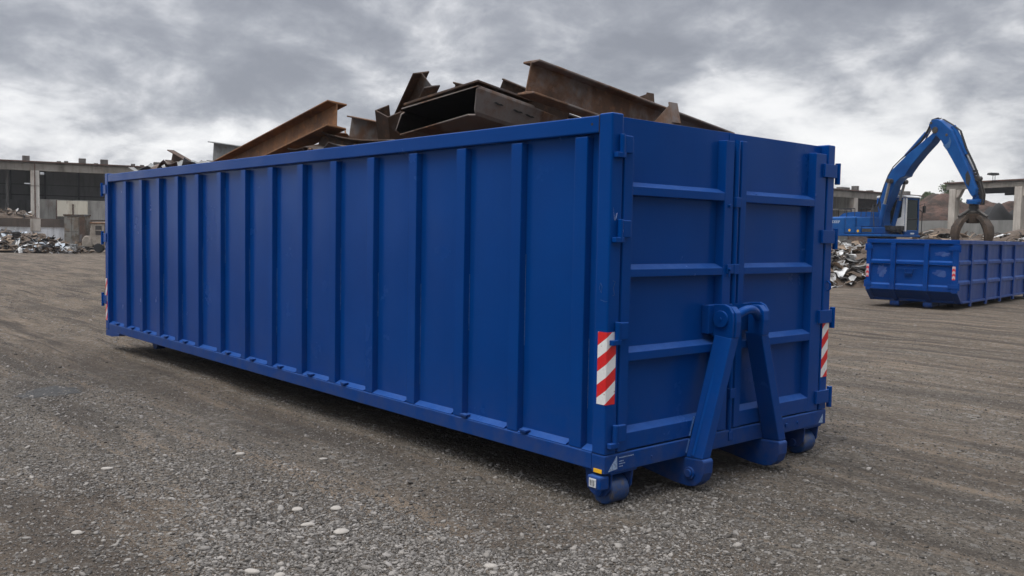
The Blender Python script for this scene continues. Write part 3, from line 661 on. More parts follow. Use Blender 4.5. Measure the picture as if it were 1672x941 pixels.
section('scrap_angle', 'bent angle iron lying below the end of the long orange beam', 'angle iron', lprof(0.14, 0.12), (-4.35, 0.55, 2.60), (-3.25, 0.75, 2.44), (0, 0.3, 1), RUST_D, bend=0.05, group='rusty scrap piled in the long container')
section('scrap_angle', 'small upturned angle tip behind the top right edge of the wide duct', 'angle iron', lprof(0.12, 0.07), (-2.18, 1.02, 2.935), (-1.75, 1.4, 2.70), (0.5, 0.2, 1), RUST_D, group='rusty scrap piled in the long container')
def bracket(label, y, pts, mat):
    mb = MB(); mb.pxz(pts, y, y+0.014); a, b_ = pts[1], pts[2]; mb.prism([(a[0], y-0.03, a[1]), (a[0], y+0.06, a[1]), (b_[0], y+0.06, b_[1]), (b_[0], y-0.03, b_[1])], (0.012, 0, 0.004))
    o = mb.build('scrap_bracket', mat, None, 0.003, seg=1); tag(o, label, 'bracket', 'rusty scrap piled in the long container')
bracket('three cornered rusty bracket in front of the long dark beam, above the left door', 0.92, [(-0.50, 2.40), (-0.325, 2.542), (-0.29, 2.40), (-0.29, 2.25), (-0.52, 2.25)], RUST_S)
bracket('small plate tip rising behind the long dark beam over the doors', 1.98, [(-1.66, 2.805), (-1.43, 2.845), (-1.40, 2.60), (-1.66, 2.60)], RUST_D)
section('scrap_beam', 'dark beam lying flat behind the steep beam, its tip just showing', 'steel beam', iprof(0.12, 0.14), (-3.40, 1.45, 3.09), (-2.6, 1.9, 2.86), (0, 0, 1), RUST_D, group='rusty scrap piled in the long container')
ibeam('dark I beam hidden low under the sloping long beam', (-2.0, 0.75, 2.47), (-0.5, 1.5, 2.34), (0, 0, 1), 0.16, 0.15, RUST_D)
def crumple(name, label, c, sx, sy, sz, mat, seed, rz=0.0, n=9, group='rusty scrap piled in the long container', cat='scrap sheet', fold=0.5):
    rr = random.Random(seed); mb = MB(); c = Vector(c); P_ = []
    ph = [rr.uniform(0, 6.28) for _ in range(6)]
    for lay in (0, 1):
        for i in range(n):
            for j in range(n):
                u, v = i/(n-1)-0.5, j/(n-1)-0.5
                z = fold*(abs(((u*2.3+v*0.8+ph[0]) % 1)-0.5)+0.6*abs(((v*2.7-u*1.1+ph[1]) % 1)-0.5))-0.3+0.12*math.sin(9*u+ph[2])*math.sin(8*v+ph[3])
                x_ = u*sx+0.06*sx*math.sin(7*v+ph[4]); y_ = v*sy+0.06*sy*math.sin(6*u+ph[5])
                P_.append(c+Vector((x_*math.cos(rz)-y_*math.sin(rz), x_*math.sin(rz)+y_*math.cos(rz), z*sz-0.006*lay)))
    fs = []; m = n*n
    for i in range(n-1):
        for j in range(n-1):
            a, b_, c_, d = i*n+j, (i+1)*n+j, (i+1)*n+j+1, i*n+j+1; fs.append((a, b_, c_, d)); fs.append((m+d, m+c_, m+b_, m+a))
    ring = [i*n for i in range(n)]+[(n-1)*n+j for j in range(1, n)]+[i*n+n-1 for i in range(n-2, -1, -1)]+[j for j in range(n-2, 0, -1)]
    for k in range(len(ring)): a, b_ = ring[k], ring[(k+1) % len(ring)]; fs.append((b_, a, m+a, m+b_))
    mb.add(P_, fs); o = mb.build(name, mat, None, 0); 
    if label: tag(o, label, cat, group)
    return o
crumple('scrap_sheet', 'crumpled grey metal sheet, leftmost scrap above the side rail', (-8.85, 0.62, 2.47), 0.85, 0.5, 0.30, STEEL_G, 3, 0.2)
crumple('scrap_sheet', 'folded brown sheet at the far end, second scrap from the left', (-8.10, 0.60, 2.50), 0.60, 0.5, 0.38, RUST_S, 11, 0.5)
crumple('scrap_sheet', 'light crumpled sheet at the far end, third scrap from the left', (-7.55, 0.62, 2.46), 0.70, 0.5, 0.30, STEEL_G, 17, -0.3)
crumple('scrap_sheet', 'dark crushed sheet in the gap under the long orange beam', (-4.25, 0.62, 2.47), 0.95, 0.45, 0.30, RUST_D, 23, 0.1)
section('scrap_channel', 'rusty channel end poking up at the far end of the load', 'steel channel', cprof(0.15, 0.10), (-8.25, 0.55, 2.66), (-7.7, 0.65, 2.46), (0, 0, 1), RUST_D, group='rusty scrap piled in the long container')
# bulk of the load inside
def shard_pile(mb, n, fn, smin, smax, rr, bars=0.4, mats=1):
    for _ in range(n):
        c, up = fn(rr); s = rr.uniform(smin, smax); mb.cm = rr.randrange(mats)
        a = Vector((rr.uniform(-1, 1), rr.uniform(-1, 1), rr.uniform(-0.5, 0.5))).normalized(); b_ = a.cross(Vector((rr.uniform(-.4, .4), rr.uniform(-.4, .4), 1))).normalized(); d = a.cross(b_)
        k = rr.random()
        if k < bars:
            if rr.random() < 0.5:
                mb.obox(c, a*s, b_*s*0.06, d*s*0.05)
            else:
                pts = []; w_ = rr.uniform(0.1, 0.45)
                for t in range(6): q_ = t/5-0.5; pts.append(c+a*(q_*2*s)+d*(w_*s*math.sin(q_*4+k*20))+b_*(0.3*w_*s*math.cos(q_*5)))
                mb.tube(pts, s*rr.uniform(0.03, 0.07), 5)
        else:      # bent sheet
            P_ = []; m = 4; w_ = rr.uniform(0.35, 0.9)*s; A = rr.uniform(0.1, 0.4)*s; ph = rr.uniform(0, 6)
            for lay in (0, 1):
                for i in range(m):
                    for j in range(m):
                        u, v = i/(m-1)*2-1, j/(m-1)*2-1
                        P_.append(c+a*(u*s*(1+0.15*math.sin(3*v+ph)))+b_*(v*w_)+d*(A*math.sin(2.2*u+ph)*math.cos(1.7*v+ph*2)+rr.uniform(-.05, .05)*s-lay*0.012))
            fs = []
            for i in range(m-1):
                for j in range(m-1): a0 = i*m+j; fs += [(a0, a0+m, a0+m+1, a0+1), (16+a0+1, 16+a0+m+1, 16+a0+m, 16+a0)]
            rg = [0, 4, 8, 12, 13, 14, 15, 11, 7, 3, 2, 1]
            for k2 in range(12): p, q_ = rg[k2], rg[(k2+1) % 12]; fs.append((q_, p, 16+p, 16+q_))
            mb.add(P_, fs)
mb = MB(); rr = random.Random(44)
def ldf(r): 
    x = r.uniform(-8.9, -0.5); y = r.uniform(0.35, 2.15); return Vector((x, y, r.uniform(2.0, 2.36)+0.06*math.sin(x*2)+(0.12 if y > 0.9 else 0)-(0.25 if x > -1.3 else 0)+(0.08 if -5.2 < x < -3.4 else 0)-(0.24 if -3.3 < x < -1.3 and y < 1.6 else 0)-(0.12 if y < 0.75 else 0))), None
shard_pile(mb, 420, ldf, 0.12, 0.32, rr, 0.45, 3)
mb.cm = 0; mb.box(-9.1, 0.075, 0.302, -0.12, 2.42, 2.02)
o = mb.build('scrap_load', [RUST_D, RUST_S, RUST_O]); tag(o, 'mass of small rusty scrap filling the long container under the beams', 'scrap metal', kind='stuff')

# ---------------------------------------------------------------- second container
ang2 = math.atan2(0.99088, -0.13475)     # local x runs away along its side, local y to the left along its end
C2 = root('low_open_container', 'low open top blue skip container with slanted end, standing before the excavator', 'container', (-5.735, 18.559, 0), ang2, local=True)
def p2(mb, name, mat=None, parent=None, bevel=0.008, label=None, **k):
    o = mb.build(name, mat or BLUE2, parent or C2, bevel, **k)
    if label: o['label'] = label
    return o
WE = 2.15; LE = 8.6; HT = 1.70; ZK = 0.43; XS = 0.40; ZB = 0.165
BODYP = [(0.03, ZK), (0.03, HT-0.01), (LE, HT-0.01), (LE, ZB), (XS+0.02, ZB)]
for y in (0.03, WE-0.05):
    s_ = p2(MB().pxz(BODYP, y, y+0.02), 'side_wall', bevel=0)
    if y < 1:
        NS = s_
    yo = -0.025 if y < 1 else WE
    p2(MB().box(-0.01, yo-0.01, HT-0.09, LE, yo+0.06 if y < 1 else yo+0.03, HT+0.005), 'top_rail')
    for i in range(6):
        x = 1.24+i*1.50
        if x < LE: p2(MB().box(x-0.075, yo, 0.04 if y < 1 else 0.1, x+0.075, yo+0.054 if y < 1 else yo+0.02, HT-0.092), 'wall_rib', parent=s_, bevel=0.012)
    for zt in (1.19, 0.69):
        for i in range(6):
            a = 0.13 if i == 0 else 1.24+(i-1)*1.5+0.077; b_ = 1.24+i*1.5-0.077
            if y < 1 and a < LE: p2(MB().prism([(a, 0.0295, zt+0.025), (a, -0.012, zt-0.015), (a, -0.012, zt-0.085), (a, 0.0295, zt-0.10)], (min(b_, LE)-a, 0, 0)), 'side_bar', parent=s_, bevel=0.004)
    p2(MB().box(0.5, yo+0.006, ZB-0.03, LE, yo+0.05, ZB+0.02), 'bottom_rail')
p2(MB().box(0.04, 0.052, ZK, 0.06, WE-0.052, HT-0.012), 'end_door', bevel=0); ED = bpy.data.objects['end_door']
p2(MB().add([(0.045, 0.052, ZK), (0.045, WE-0.052, ZK), (XS+0.02, WE-0.052, ZB), (XS+0.02, 0.052, ZB), (0.065, 0.052, ZK), (0.065, WE-0.052, ZK), (XS+0.04, WE-0.052, ZB), (XS+0.04, 0.052, ZB)],
   [(0, 3, 2, 1), (4, 5, 6, 7), (0, 1, 5, 4), (3, 7, 6, 2), (0, 4, 7, 3), (1, 2, 6, 5)]), 'slanted_end', bevel=0)
p2(MB().box(-0.015, -0.03, HT-0.095, 0.045, WE+0.03, HT+0.008), 'end_top_rail')
p2(MB().box(LE, 0, ZB, LE+0.03, WE, HT), 'front_wall')
p2(MB().box(XS, 0.05, ZB-0.03, LE, WE-0.05, ZB), 'floor_plate', BLUE_D)
for y0, y1 in ((-0.03, 0.115), (WE-0.085, WE+0.03)):
    p2(MB().box(-0.012, y0, ZK-0.02, 0.038, y1, HT-0.097), 'corner_post')
    q_ = MB(); q_.add([(-0.012, y0, ZK-0.022), (-0.012, y1, ZK-0.022), (XS-0.02, y1, ZB-0.03), (XS-0.02, y0, ZB-0.03), (0.05, y0, ZK-0.022), (0.05, y1, ZK-0.022), (XS+0.05, y1, ZB-0.03), (XS+0.05, y0, ZB-0.03)],
      [(0, 3, 2, 1), (4, 5, 6, 7), (0, 1, 5, 4), (3, 7, 6, 2), (0, 4, 7, 3), (1, 2, 6, 5)]); p2(q_, 'corner_post')
SB = [(0.665, 0.775), (1.455, 1.575)]
for (a, b_) in SB:
    p2(MB().box(-0.035, a, ZK+0.005, 0.039, b_, HT-0.097), 'end_stile', parent=ED)
    q_ = MB(); q_.add([(-0.035, a, ZK), (-0.035, b_, ZK), (XS-0.04, b_, ZB-0.02), (XS-0.04, a, ZB-0.02), (0.043, a, ZK), (0.043, b_, ZK), (XS+0.015, b_, ZB-0.02), (XS+0.015, a, ZB-0.02)],
      [(0, 3, 2, 1), (4, 5, 6, 7), (0, 1, 5, 4), (3, 7, 6, 2), (0, 4, 7, 3), (1, 2, 6, 5)]); p2(q_, 'slanted_stile')
    p2(MB().pxz([(0.22, 0.10), (0.26, 0.03), (0.34, 0.005), (0.8, 0.03), (1.1, 0.10)], a-0.02, b_+0.02), 'skid_foot', BLUE_D, bevel=0.015)
    p2(MB().cyl((0.28, a-0.05, 0.075), (0.28, b_+0.05, 0.075), 0.068, 20), 'skid_roller', BLUE_D, bevel=0.006, smooth=True)
for (a, b_) in ((0.117, 0.663), (0.777, 1.453), (1.577, WE-0.087)):
    for zt in (1.175, 0.575):
        zb = 0.09 if zt > 1 else 0.14
        p2(MB().prism([(0.0395, a, zt+0.02), (-0.008, a, zt-0.02), (-0.008, a, zt-zb), (0.0395, a, zt-zb-0.01)], (0, b_-a, 0)), 'end_bar', parent=ED, bevel=0.004)
    p2(MB().box(XS-0.06, a, ZB-0.012, XS+0.01, b_, ZB+0.035), 'lower_lip', parent=ED, bevel=0.004)
hd_ = MB(); hd_.box(-0.006, 0.93, 0.965, 0.012, 1.40, 0.985); hd_.box(-0.02, 1.03, 0.88, 0.012, 1.06, 0.966); hd_.box(-0.02, 1.22, 0.88, 0.012, 1.25, 0.966); hd_.box(-0.03, 1.03, 0.855, 0.0, 1.25, 0.885); hd_.box(0.0, 1.06, 0.80, 0.039, 1.22, 0.85)
p2(hd_, 'door_handle', BLUE_D, ED, 0.004)
# rubbed patches on the end
sp_m = Mt('scuffed_patch'); nf = sp_m.ramp(sp_m.noise(5, 7, 0.7, sp_m.vec(False)), [(0.40, 0.0), (0.60, 1.0)]); sp_m.set(sp_m.mix(nf, (0.001, 0.036, 0.20), (0.035, 0.085, 0.26)), 0.5)
rr = random.Random(9)
def blob(yc, zc, ry, rz, seed):
    r_ = random.Random(seed); P_ = []
    for i in range(24):
        t = 2*math.pi*i/24; k = 1+r_.uniform(-0.25, 0.25); P_.append((0.0385, yc+ry*k*math.cos(t), zc+rz*k*math.sin(t)))
    return MB().prism(P_, (-0.0015, 0, 0))
for i, (y, z, a, b_) in enumerate([(0.36, 1.36, 0.17, 0.055), (0.40, 0.88, 0.15, 0.085), (1.80, 0.90, 0.11, 0.15)]): p2(blob(y, z, a, b_, i+1), 'scuff', sp_m.m, ED, 0)
def tape2(name, k=0.8):
    m = Mt(name); s3_ = m.n('ShaderNodeSeparateXYZ'); m.l(m.tc.outputs['Object'], s3_.inputs[0])
    t = m.math('MULTIPLY_ADD', m.math('ABSOLUTE', m.math('ADD', s3_.outputs[1], 0.0)), k, s3_.outputs[2]); f = m.math('GREATER_THAN', m.math('FRACT', m.math('DIVIDE', t, 0.12)), 0.5)
    m.set(m.mix(f, (0.52, 0.42, 0.42), (0.55, 0.03, 0.04)), 0.4); return m.m
T2 = tape2('small_hazard_tape')
p2(MB().box(-0.0165, 0.035, 0.735, -0.0125, 0.108, 1.065), 'reflective_tape', T2, bevel=0); p2(MB().box(-0.0165, WE-0.045, 0.735, -0.0125, WE+0.02, 1.065), 'reflective_tape', T2, bevel=0)
for z in (1.50, 0.57):
    for y in (-0.045, WE+0.045): p2(MB().cyl((0.0, y, z-0.09), (0.0, y, z+0.09), 0.028, 10), 'hinge_pin', bevel=0, smooth=True); p2(MB().box(-0.026, min(y, y*0.2+0.1 if y < 1 else WE-0.12), z-0.05, -0.0135, max(y, 0.2 if y < 1 else y), z+0.05), 'hinge_leaf', bevel=0.004)
for x in (0.9, 4.9): 
    for y in (0.35, 1.75): p2(MB().cyl((x, y-0.08, 0.095), (x, y+0.08, 0.095), 0.09, 20), 'roller', BLACK, bevel=0.004, smooth=True)
for y in (0.62, 1.45): p2(MB().box(0.9, y, 0.03, LE-0.4, y+0.08, 0.095), 'skid_rail', BLUE_D)

# ---------------------------------------------------------------- excavator
EQ = Vector((-16.288, 35.765, 0)); EA = math.atan2(-0.19348, 0.98110)
EX = root('material_excavator', 'blue tracked excavator with orange peel grab, standing on scrap behind the low container', 'excavator', EQ, EA, local=True)
def pe(mb, name, mat=None, parent=None, bevel=0.02, label=None, **k):
    o = mb.build(name, mat or BLUE3, parent or EX, bevel, **k)
    if label: o['label'] = label
    return o
GRAB = rusty('grab_steel', (0.025, 0.018, 0.013), (0.070, 0.047, 0.032), (0.15, 0.10, 0.068)); CHROME = plain('piston_steel', (0.35, 0.35, 0.34), 0.3, 0.9)
DARKM = plain('dark_machinery', (0.022, 0.022, 0.024), 0.7, 0, 0.5); GREASE = plain('greasy_joint', (0.05, 0.045, 0.04), 0.5, 0.2, 0.5)
OFFW = plain('cab_white', (0.62, 0.63, 0.62), 0.45, 0, 0.12, 6)
gl = Mt('cab_glass'); gl.set((0.022, 0.034, 0.032), 0.06, 0, 0.6); gl.m.node_tree.nodes['Principled BSDF'].inputs['Transmission Weight'].default_value = 0.35
# undercarriage
for y in (-1.15, 1.15):
    tk = MB(); P_ = []
    for k in range(9): t = math.pi/2+math.pi*k/8; P_.append((-1.5+0.42*math.cos(t), 1.12+0.42*math.sin(t)))
    for k in range(9): t = -math.pi/2+math.pi*k/8; P_.append((1.5+0.42*math.cos(t), 1.12+0.42*math.sin(t)))
    tk.pxz(P_, y-0.28, y+0.28); t_ = pe(tk, 'track', DARKM, bevel=0.01)
    sh = MB()
    for k in range(15): sh.box(-1.6+k*0.225, y-0.30, 1.541, -1.44+k*0.225, y+0.30, 1.575)
    pe(sh, 'track_shoes', STEELD, t_, 0.004)
    for x in (-1.5, 1.5): pe(MB().cyl((x, y-0.31, 1.12), (x, y+0.31, 1.12), 0.30, 20), 'sprocket', GREASE, t_, 0.01)
pe(MB().box(-1.0, -0.85, 0.95, 1.0, 0.85, 1.5), 'undercarriage', DARKM)
pe(MB().cyl((0, 0, 1.5), (0, 0, 1.86), 0.62, 28), 'slew_ring', DARKM, bevel=0.01)
DK = pe(MB().box(-2.45, -1.32, 1.862, 1.0, 1.32, 1.965), 'deck', bevel=0.02)
# counterweight and engine bay
cwp = []
for k in range(7): t = math.pi*(0.5+k/12); cwp.append((-2.35+0.45*math.cos(t)*1.0, k))
cw = MB(); pr = [(-1.02, 1.90), (-1.02, 2.755), (-2.3, 2.74), (-2.62, 2.62), (-2.72, 2.35), (-2.66, 2.02), (-2.5, 1.90)]; cw.pxz(pr, -1.31, 1.31)
CW = pe(cw, 'counterweight', bevel=0.10, seg=4)
# illegible maker's lettering rendered as worn white strokes
lt = MB(); x = -1.70
for k, sh_ in enumerate(('C', 'E', 'E', 'F')):
    y = -1.3125; z = 2.46; h_ = 0.115; w_ = 0.085; t_ = 0.024
    def bx_(a, b_, c_, d): lt.box(x+a, y-0.004, z+b_, x+c_, y, z+d)
    bx_(0, 0, t_, h_)
    bx_(t_, h_-t_, w_, h_)
    if sh_ in 'CE': bx_(t_, 0, w_, t_)
    if sh_ in 'EF': bx_(t_, h_/2-t_/2, w_*0.85, h_/2+t_/2)
    x += 0.112
pe(lt, 'worn_lettering', plain('worn_white', (0.40, 0.48, 0.58), 0.6, 0, 0.4, 30), CW, 0)
EN = pe(MB().box(-0.985, -1.31, 1.98, -0.43, 1.31, 2.745), 'engine_cover', bevel=0.06, seg=3)
SB_ = pe(MB().box(-0.40, -1.26, 2.30, 0.30, -0.45, 2.72), 'side_tank', bevel=0.03)
pe(MB().box(-0.40, -1.31, 1.98, -0.10, -0.45, 2.295), 'tool_box', bevel=0.03); pe(MB().box(-0.08, -1.29, 1.98, 0.52, -0.45, 2.28), 'step_box', bevel=0.03)
pe(MB().box(-0.05, -1.30, 2.06, 0.45, -1.292, 2.20), 'vent_panel', GREASE, bevel=0.003)
for x_, z_ in ((-1.52, 2.10), (-0.72, 2.13), (-0.26, 2.10)): pe(MB().cyl((x_, -1.319, z_), (x_, -1.311, z_), 0.06, 14), 'amber_reflector', YEL, bevel=0)
hood = MB(); hood.pxz([(-1.7, 2.76), (-1.45, 2.92), (-0.9, 2.98), (0.1, 2.96), (0.15, 2.74), (-1.7, 2.745)], -0.9, 0.25); pe(hood, 'engine_hood', bevel=0.03)
hr = MB()
for (a, b_) in (((-1.5, -1.15), (-1.5, -0.3)), ((-1.5, -1.15), (-0.6, -1.15)), ((-0.3, -1.1), (0.25, -1.1))):
    A_, B_ = Vector((*a, 3.12)), Vector((*b_, 3.12)); hr.tube([A_, B_], 0.018, 6)
    for q_ in (A_, B_, (A_+B_)/2): hr.tube([q_, q_-Vector((0, 0, 0.38))], 0.016, 6)
hr.tube([(0.25, -1.1, 3.12), (0.4, -1.15, 2.9), (0.5, -1.2, 2.3)], 0.018, 6)
pe(hr, 'handrail', DARKM, bevel=0)
pe(MB().cyl((-0.9, 0.5, 2.9), (-0.9, 0.5, 3.35), 0.07, 14), 'exhaust_stack', DARKM, bevel=0.005)
hs = MB()
for k in range(5): hs.tube([(-0.1+0.05*k, -0.42, 2.7), (-0.22+0.04*k, -0.36, 3.1+0.05*k), (0.0+0.03*k, -0.34, 3.3+0.04*k), (0.16, -0.34, 3.0)], 0.022, 6)
pe(hs, 'hydraulic_hoses', BLACK, bevel=0)
# clutter at the boom foot
ft_ = MB(); rr = random.Random(2)
for k in range(14): ft_.box(*(lambda x, y, z, a: (x, y, z, x+a, y+a*0.8, z+a*0.7))(rr.uniform(-0.1, 0.8), rr.uniform(-0.6, 0.2), rr.uniform(1.96, 2.25), rr.uniform(0.1, 0.28)))
pe(ft_, 'valve_block', DARKM, bevel=0.01)
# cab
CB = pe(MB().box(-0.62, 0.33, 1.968, 0.93, 1.31, 2.12), 'cab_floor', bevel=0.02)
cab = MB()
for y in (0.33, 1.25):
    cab.box(-0.62, y, 2.12, -0.53, y+0.06, 3.60); cab.box(-0.62, y, 3.54, 0.86, y+0.06, 3.63)
    cab.prism([(0.845, y, 2.12), (0.93, y, 2.12), (0.90, y, 3.63), (0.81, y, 3.63)], (0, 0.06, 0)); cab.box(-0.62, y, 2.12, 0.85, y+0.055, 2.45)
cab.box(0.85, 0.392, 2.122, 0.925, 1.248, 2.17); cab.box(0.82, 0.392, 3.54, 0.895, 1.248, 3.625); cab.box(-0.62, 0.392, 2.12, -0.57, 1.248, 2.9)
pe(cab, 'cab_frame', parent=CB, bevel=0.02)
pe(MB().pxz([(-0.64, 3.632), (-0.60, 3.74), (0.80, 3.74), (0.95, 3.68), (0.97, 3.632)], 0.31, 1.33), 'cab_roof', OFFW, CB, 0.03)
pe(MB().prism([(0.874, 0.40, 2.17), (0.89, 0.40, 2.17), (0.86, 0.40, 3.54), (0.845, 0.40, 3.54)], (0, 0.84, 0)), 'windscreen', gl.m, CB, 0)
pe(MB().box(0.878, 0.40, 2.66, 0.905, 1.24, 2.71), 'windscreen_bar', BLACK, CB, 0.004)
pe(MB().box(-0.52, 0.355, 2.46, 0.80, 0.37, 3.53), 'side_window', gl.m, CB, 0); pe(MB().box(-0.52, 1.27, 2.46, 0.80, 1.285, 3.53), 'side_window', gl.m, CB, 0)
pe(MB().pxz([(0.30, 2.12), (0.90, 2.12), (0.885, 3.60), (0.78, 3.60), (0.72, 2.75), (0.30, 2.62)], 0.318, 0.328), 'cab_side_panel', OFFW, CB, 0.004)
pe(MB().box(0.932, 0.30, 2.12, 0.95, 0.41, 3.60), 'windscreen_pillar', OFFW, CB, 0.006)
seat = MB(); seat.box(-0.35, 0.6, 2.2, 0.15, 1.05, 2.6); seat.box(-0.42, 0.6, 2.6, -0.28, 1.05, 3.25); pe(seat, 'driver_seat', BLACK, CB, 0.04)
pe(MB().box(0.932, 0.72, 1.99, 0.938, 0.98, 2.06), 'number_plate', OFFW, CB, 0.002)
mr = MB(); mr.tube([(0.9, 1.31, 3.3), (1.0, 1.55, 3.4), (1.0, 1.55, 3.1)], 0.018, 6); mr.box(0.96, 1.46, 2.98, 1.02, 1.62, 3.28); pe(mr, 'wing_mirror', BLACK, CB, 0.01)
ladder = MB(); ladder.tube([(0.9, 1.34, 3.1), (0.98, 1.42, 3.0), (0.98, 1.42, 2.0)], 0.018, 6); pe(ladder, 'grab_rail', BLACK, CB, 0)
# boom
BP = [(0.02, 1.97), (-0.10, 2.30), (-0.19, 2.65), (-0.06, 3.1), (0.14, 3.70), (0.26, 4.08), (0.43, 4.51), (0.65, 4.85), (1.03, 5.17), (1.44, 5.50), (2.05, 5.92), (2.5, 6.24), (2.72, 6.44), (2.84, 6.38), (2.76, 6.20), (2.52, 5.88), (2.07, 5.46), (1.65, 5.01), (1.38, 4.66), (1.32, 4.52), (1.10, 4.46), (0.94, 4.34), (0.78, 4.12), (0.62, 3.68), (0.53, 3.50), (0.28, 2.98), (0.30, 2.5), (0.40, 1.97)]
BO = pe(MB().pxz(BP, -0.35, 0.17), 'boom', bevel=0.03)
SP = [(2.38, 6.66), (2.46, 6.80), (2.60, 6.86), (2.75, 6.86), (2.96, 6.76), (3.45, 6.33), (4.28, 4.66), (4.64, 3.86), (4.64, 3.60), (4.52, 3.52), (4.40, 3.66), (4.07, 4.24), (3.54, 5.10), (3.0, 5.93), (2.80, 6.12), (2.60, 6.30)]
SK = pe(MB().pxz(SP, -0.37, 0.15), 'stick', bevel=0.03)
for c_, r_ in (((2.70, 6.40), 0.14), ((2.50, 6.72), 0.06), ((3.25, 6.15), 0.06)): pe(MB().cyl((c_[0], -0.385, c_[1]), (c_[0], 0.185, c_[1]), r_, 18), 'pivot_pin', GREASE, SK, 0.008)
wp = MB(); wp.pxz([(3.10, 5.75), (3.25, 5.55), (3.42, 5.62), (3.48, 5.85), (3.40, 6.05), (3.36, 5.86), (3.25, 5.76)], -0.378, -0.371); pe(wp, 'wear_plate', plain('worn_blue', (0.03, 0.10, 0.24), 0.6), SK, 0)
pe(MB().pxz([(4.22, 4.10), (4.18, 4.45), (4.28, 4.62), (4.42, 4.32), (4.36, 3.95)], -0.378, -0.371), 'wear_plate', DARKM, SK, 0.003)
def ram(p0, p1, split, r, name, par):
    p0, p1 = Vector(p0), Vector(p1); m = p0.lerp(p1, split)
    c_ = pe(MB().cyl(p0, m, r, 16), name, None, par, 0.006, smooth=True); pe(MB().cyl(m, p1, r*0.55, 12), 'piston_rod', CHROME, c_, 0, smooth=True)
    pe(MB().cyl(p1+Vector((0, -r, 0)), p1+Vector((0, r, 0)), r*0.95, 12), 'ram_eye', GREASE, c_, 0)
ram((0.17, -0.50, 2.02), (0.68, -0.50, 4.33), 0.56, 0.115, 'boom_ram', BO); ram((0.25, 0.32, 2.03), (0.83, 0.32, 4.32), 0.64, 0.115, 'boom_ram', BO)
ram((1.15, -0.09, 5.42), (2.52, -0.09, 6.74), 0.70, 0.10, 'stick_ram', BO)
ram((3.35, -0.10, 6.52), (4.60, -0.10, 4.28), 0.55, 0.11, 'grab_ram', SK)
hs = MB()
for dy, dx in ((-0.20, 0.0), (-0.14, -0.05), (0.02, -0.04)):
    hs.tube([(-0.30+dx, dy, 2.6), (-0.16+dx, dy, 3.2), (0.06+dx, dy, 3.85), (0.18+dx, dy, 4.2), (0.36+dx, dy, 4.62), (0.60+dx, dy, 4.98), (0.98+dx, dy, 5.30), (1.40, dy, 5.62), (1.95, dy, 6.02), (2.25, dy, 6.5), (2.42, dy, 6.88), (2.7, dy, 6.93)], 0.024, 6)
pe(hs, 'hydraulic_hoses', BLACK, BO, 0)
hs = MB()
for dy in (-0.18, -0.10): hs.tube([(2.9, dy, 6.86), (3.40, dy, 6.55), (3.72, dy, 6.30), (4.02, dy, 5.55), (4.32, dy, 5.0), (4.40, dy, 4.85), (4.62, dy, 4.35), (4.74, dy, 3.9), (4.78, dy, 3.5), (4.6, dy, 3.2)], 0.022, 6)
pe(hs, 'hydraulic_hoses', BLACK, SK, 0)
lk = MB(); lk.pxz([(4.52, 4.32), (4.64, 4.28), (4.86, 3.62), (4.84, 3.22), (4.72, 3.20), (4.74, 3.55)], -0.16, -0.12); lk.pxz([(4.52, 4.32), (4.64, 4.28), (4.86, 3.62), (4.84, 3.22), (4.72, 3.20), (4.74, 3.55)], -0.02, 0.02); pe(lk, 'grab_link', GREASE, SK, 0.01)
ck = MB(); rr = random.Random(8)
for k in range(9): z_ = 4.55-k*0.13; x_ = 4.36+k*0.036; ck.box(x_, -0.16, z_, x_+0.14, -0.02, z_+0.09)
pe(ck, 'hose_clamps', DARKM, SK, 0.006)
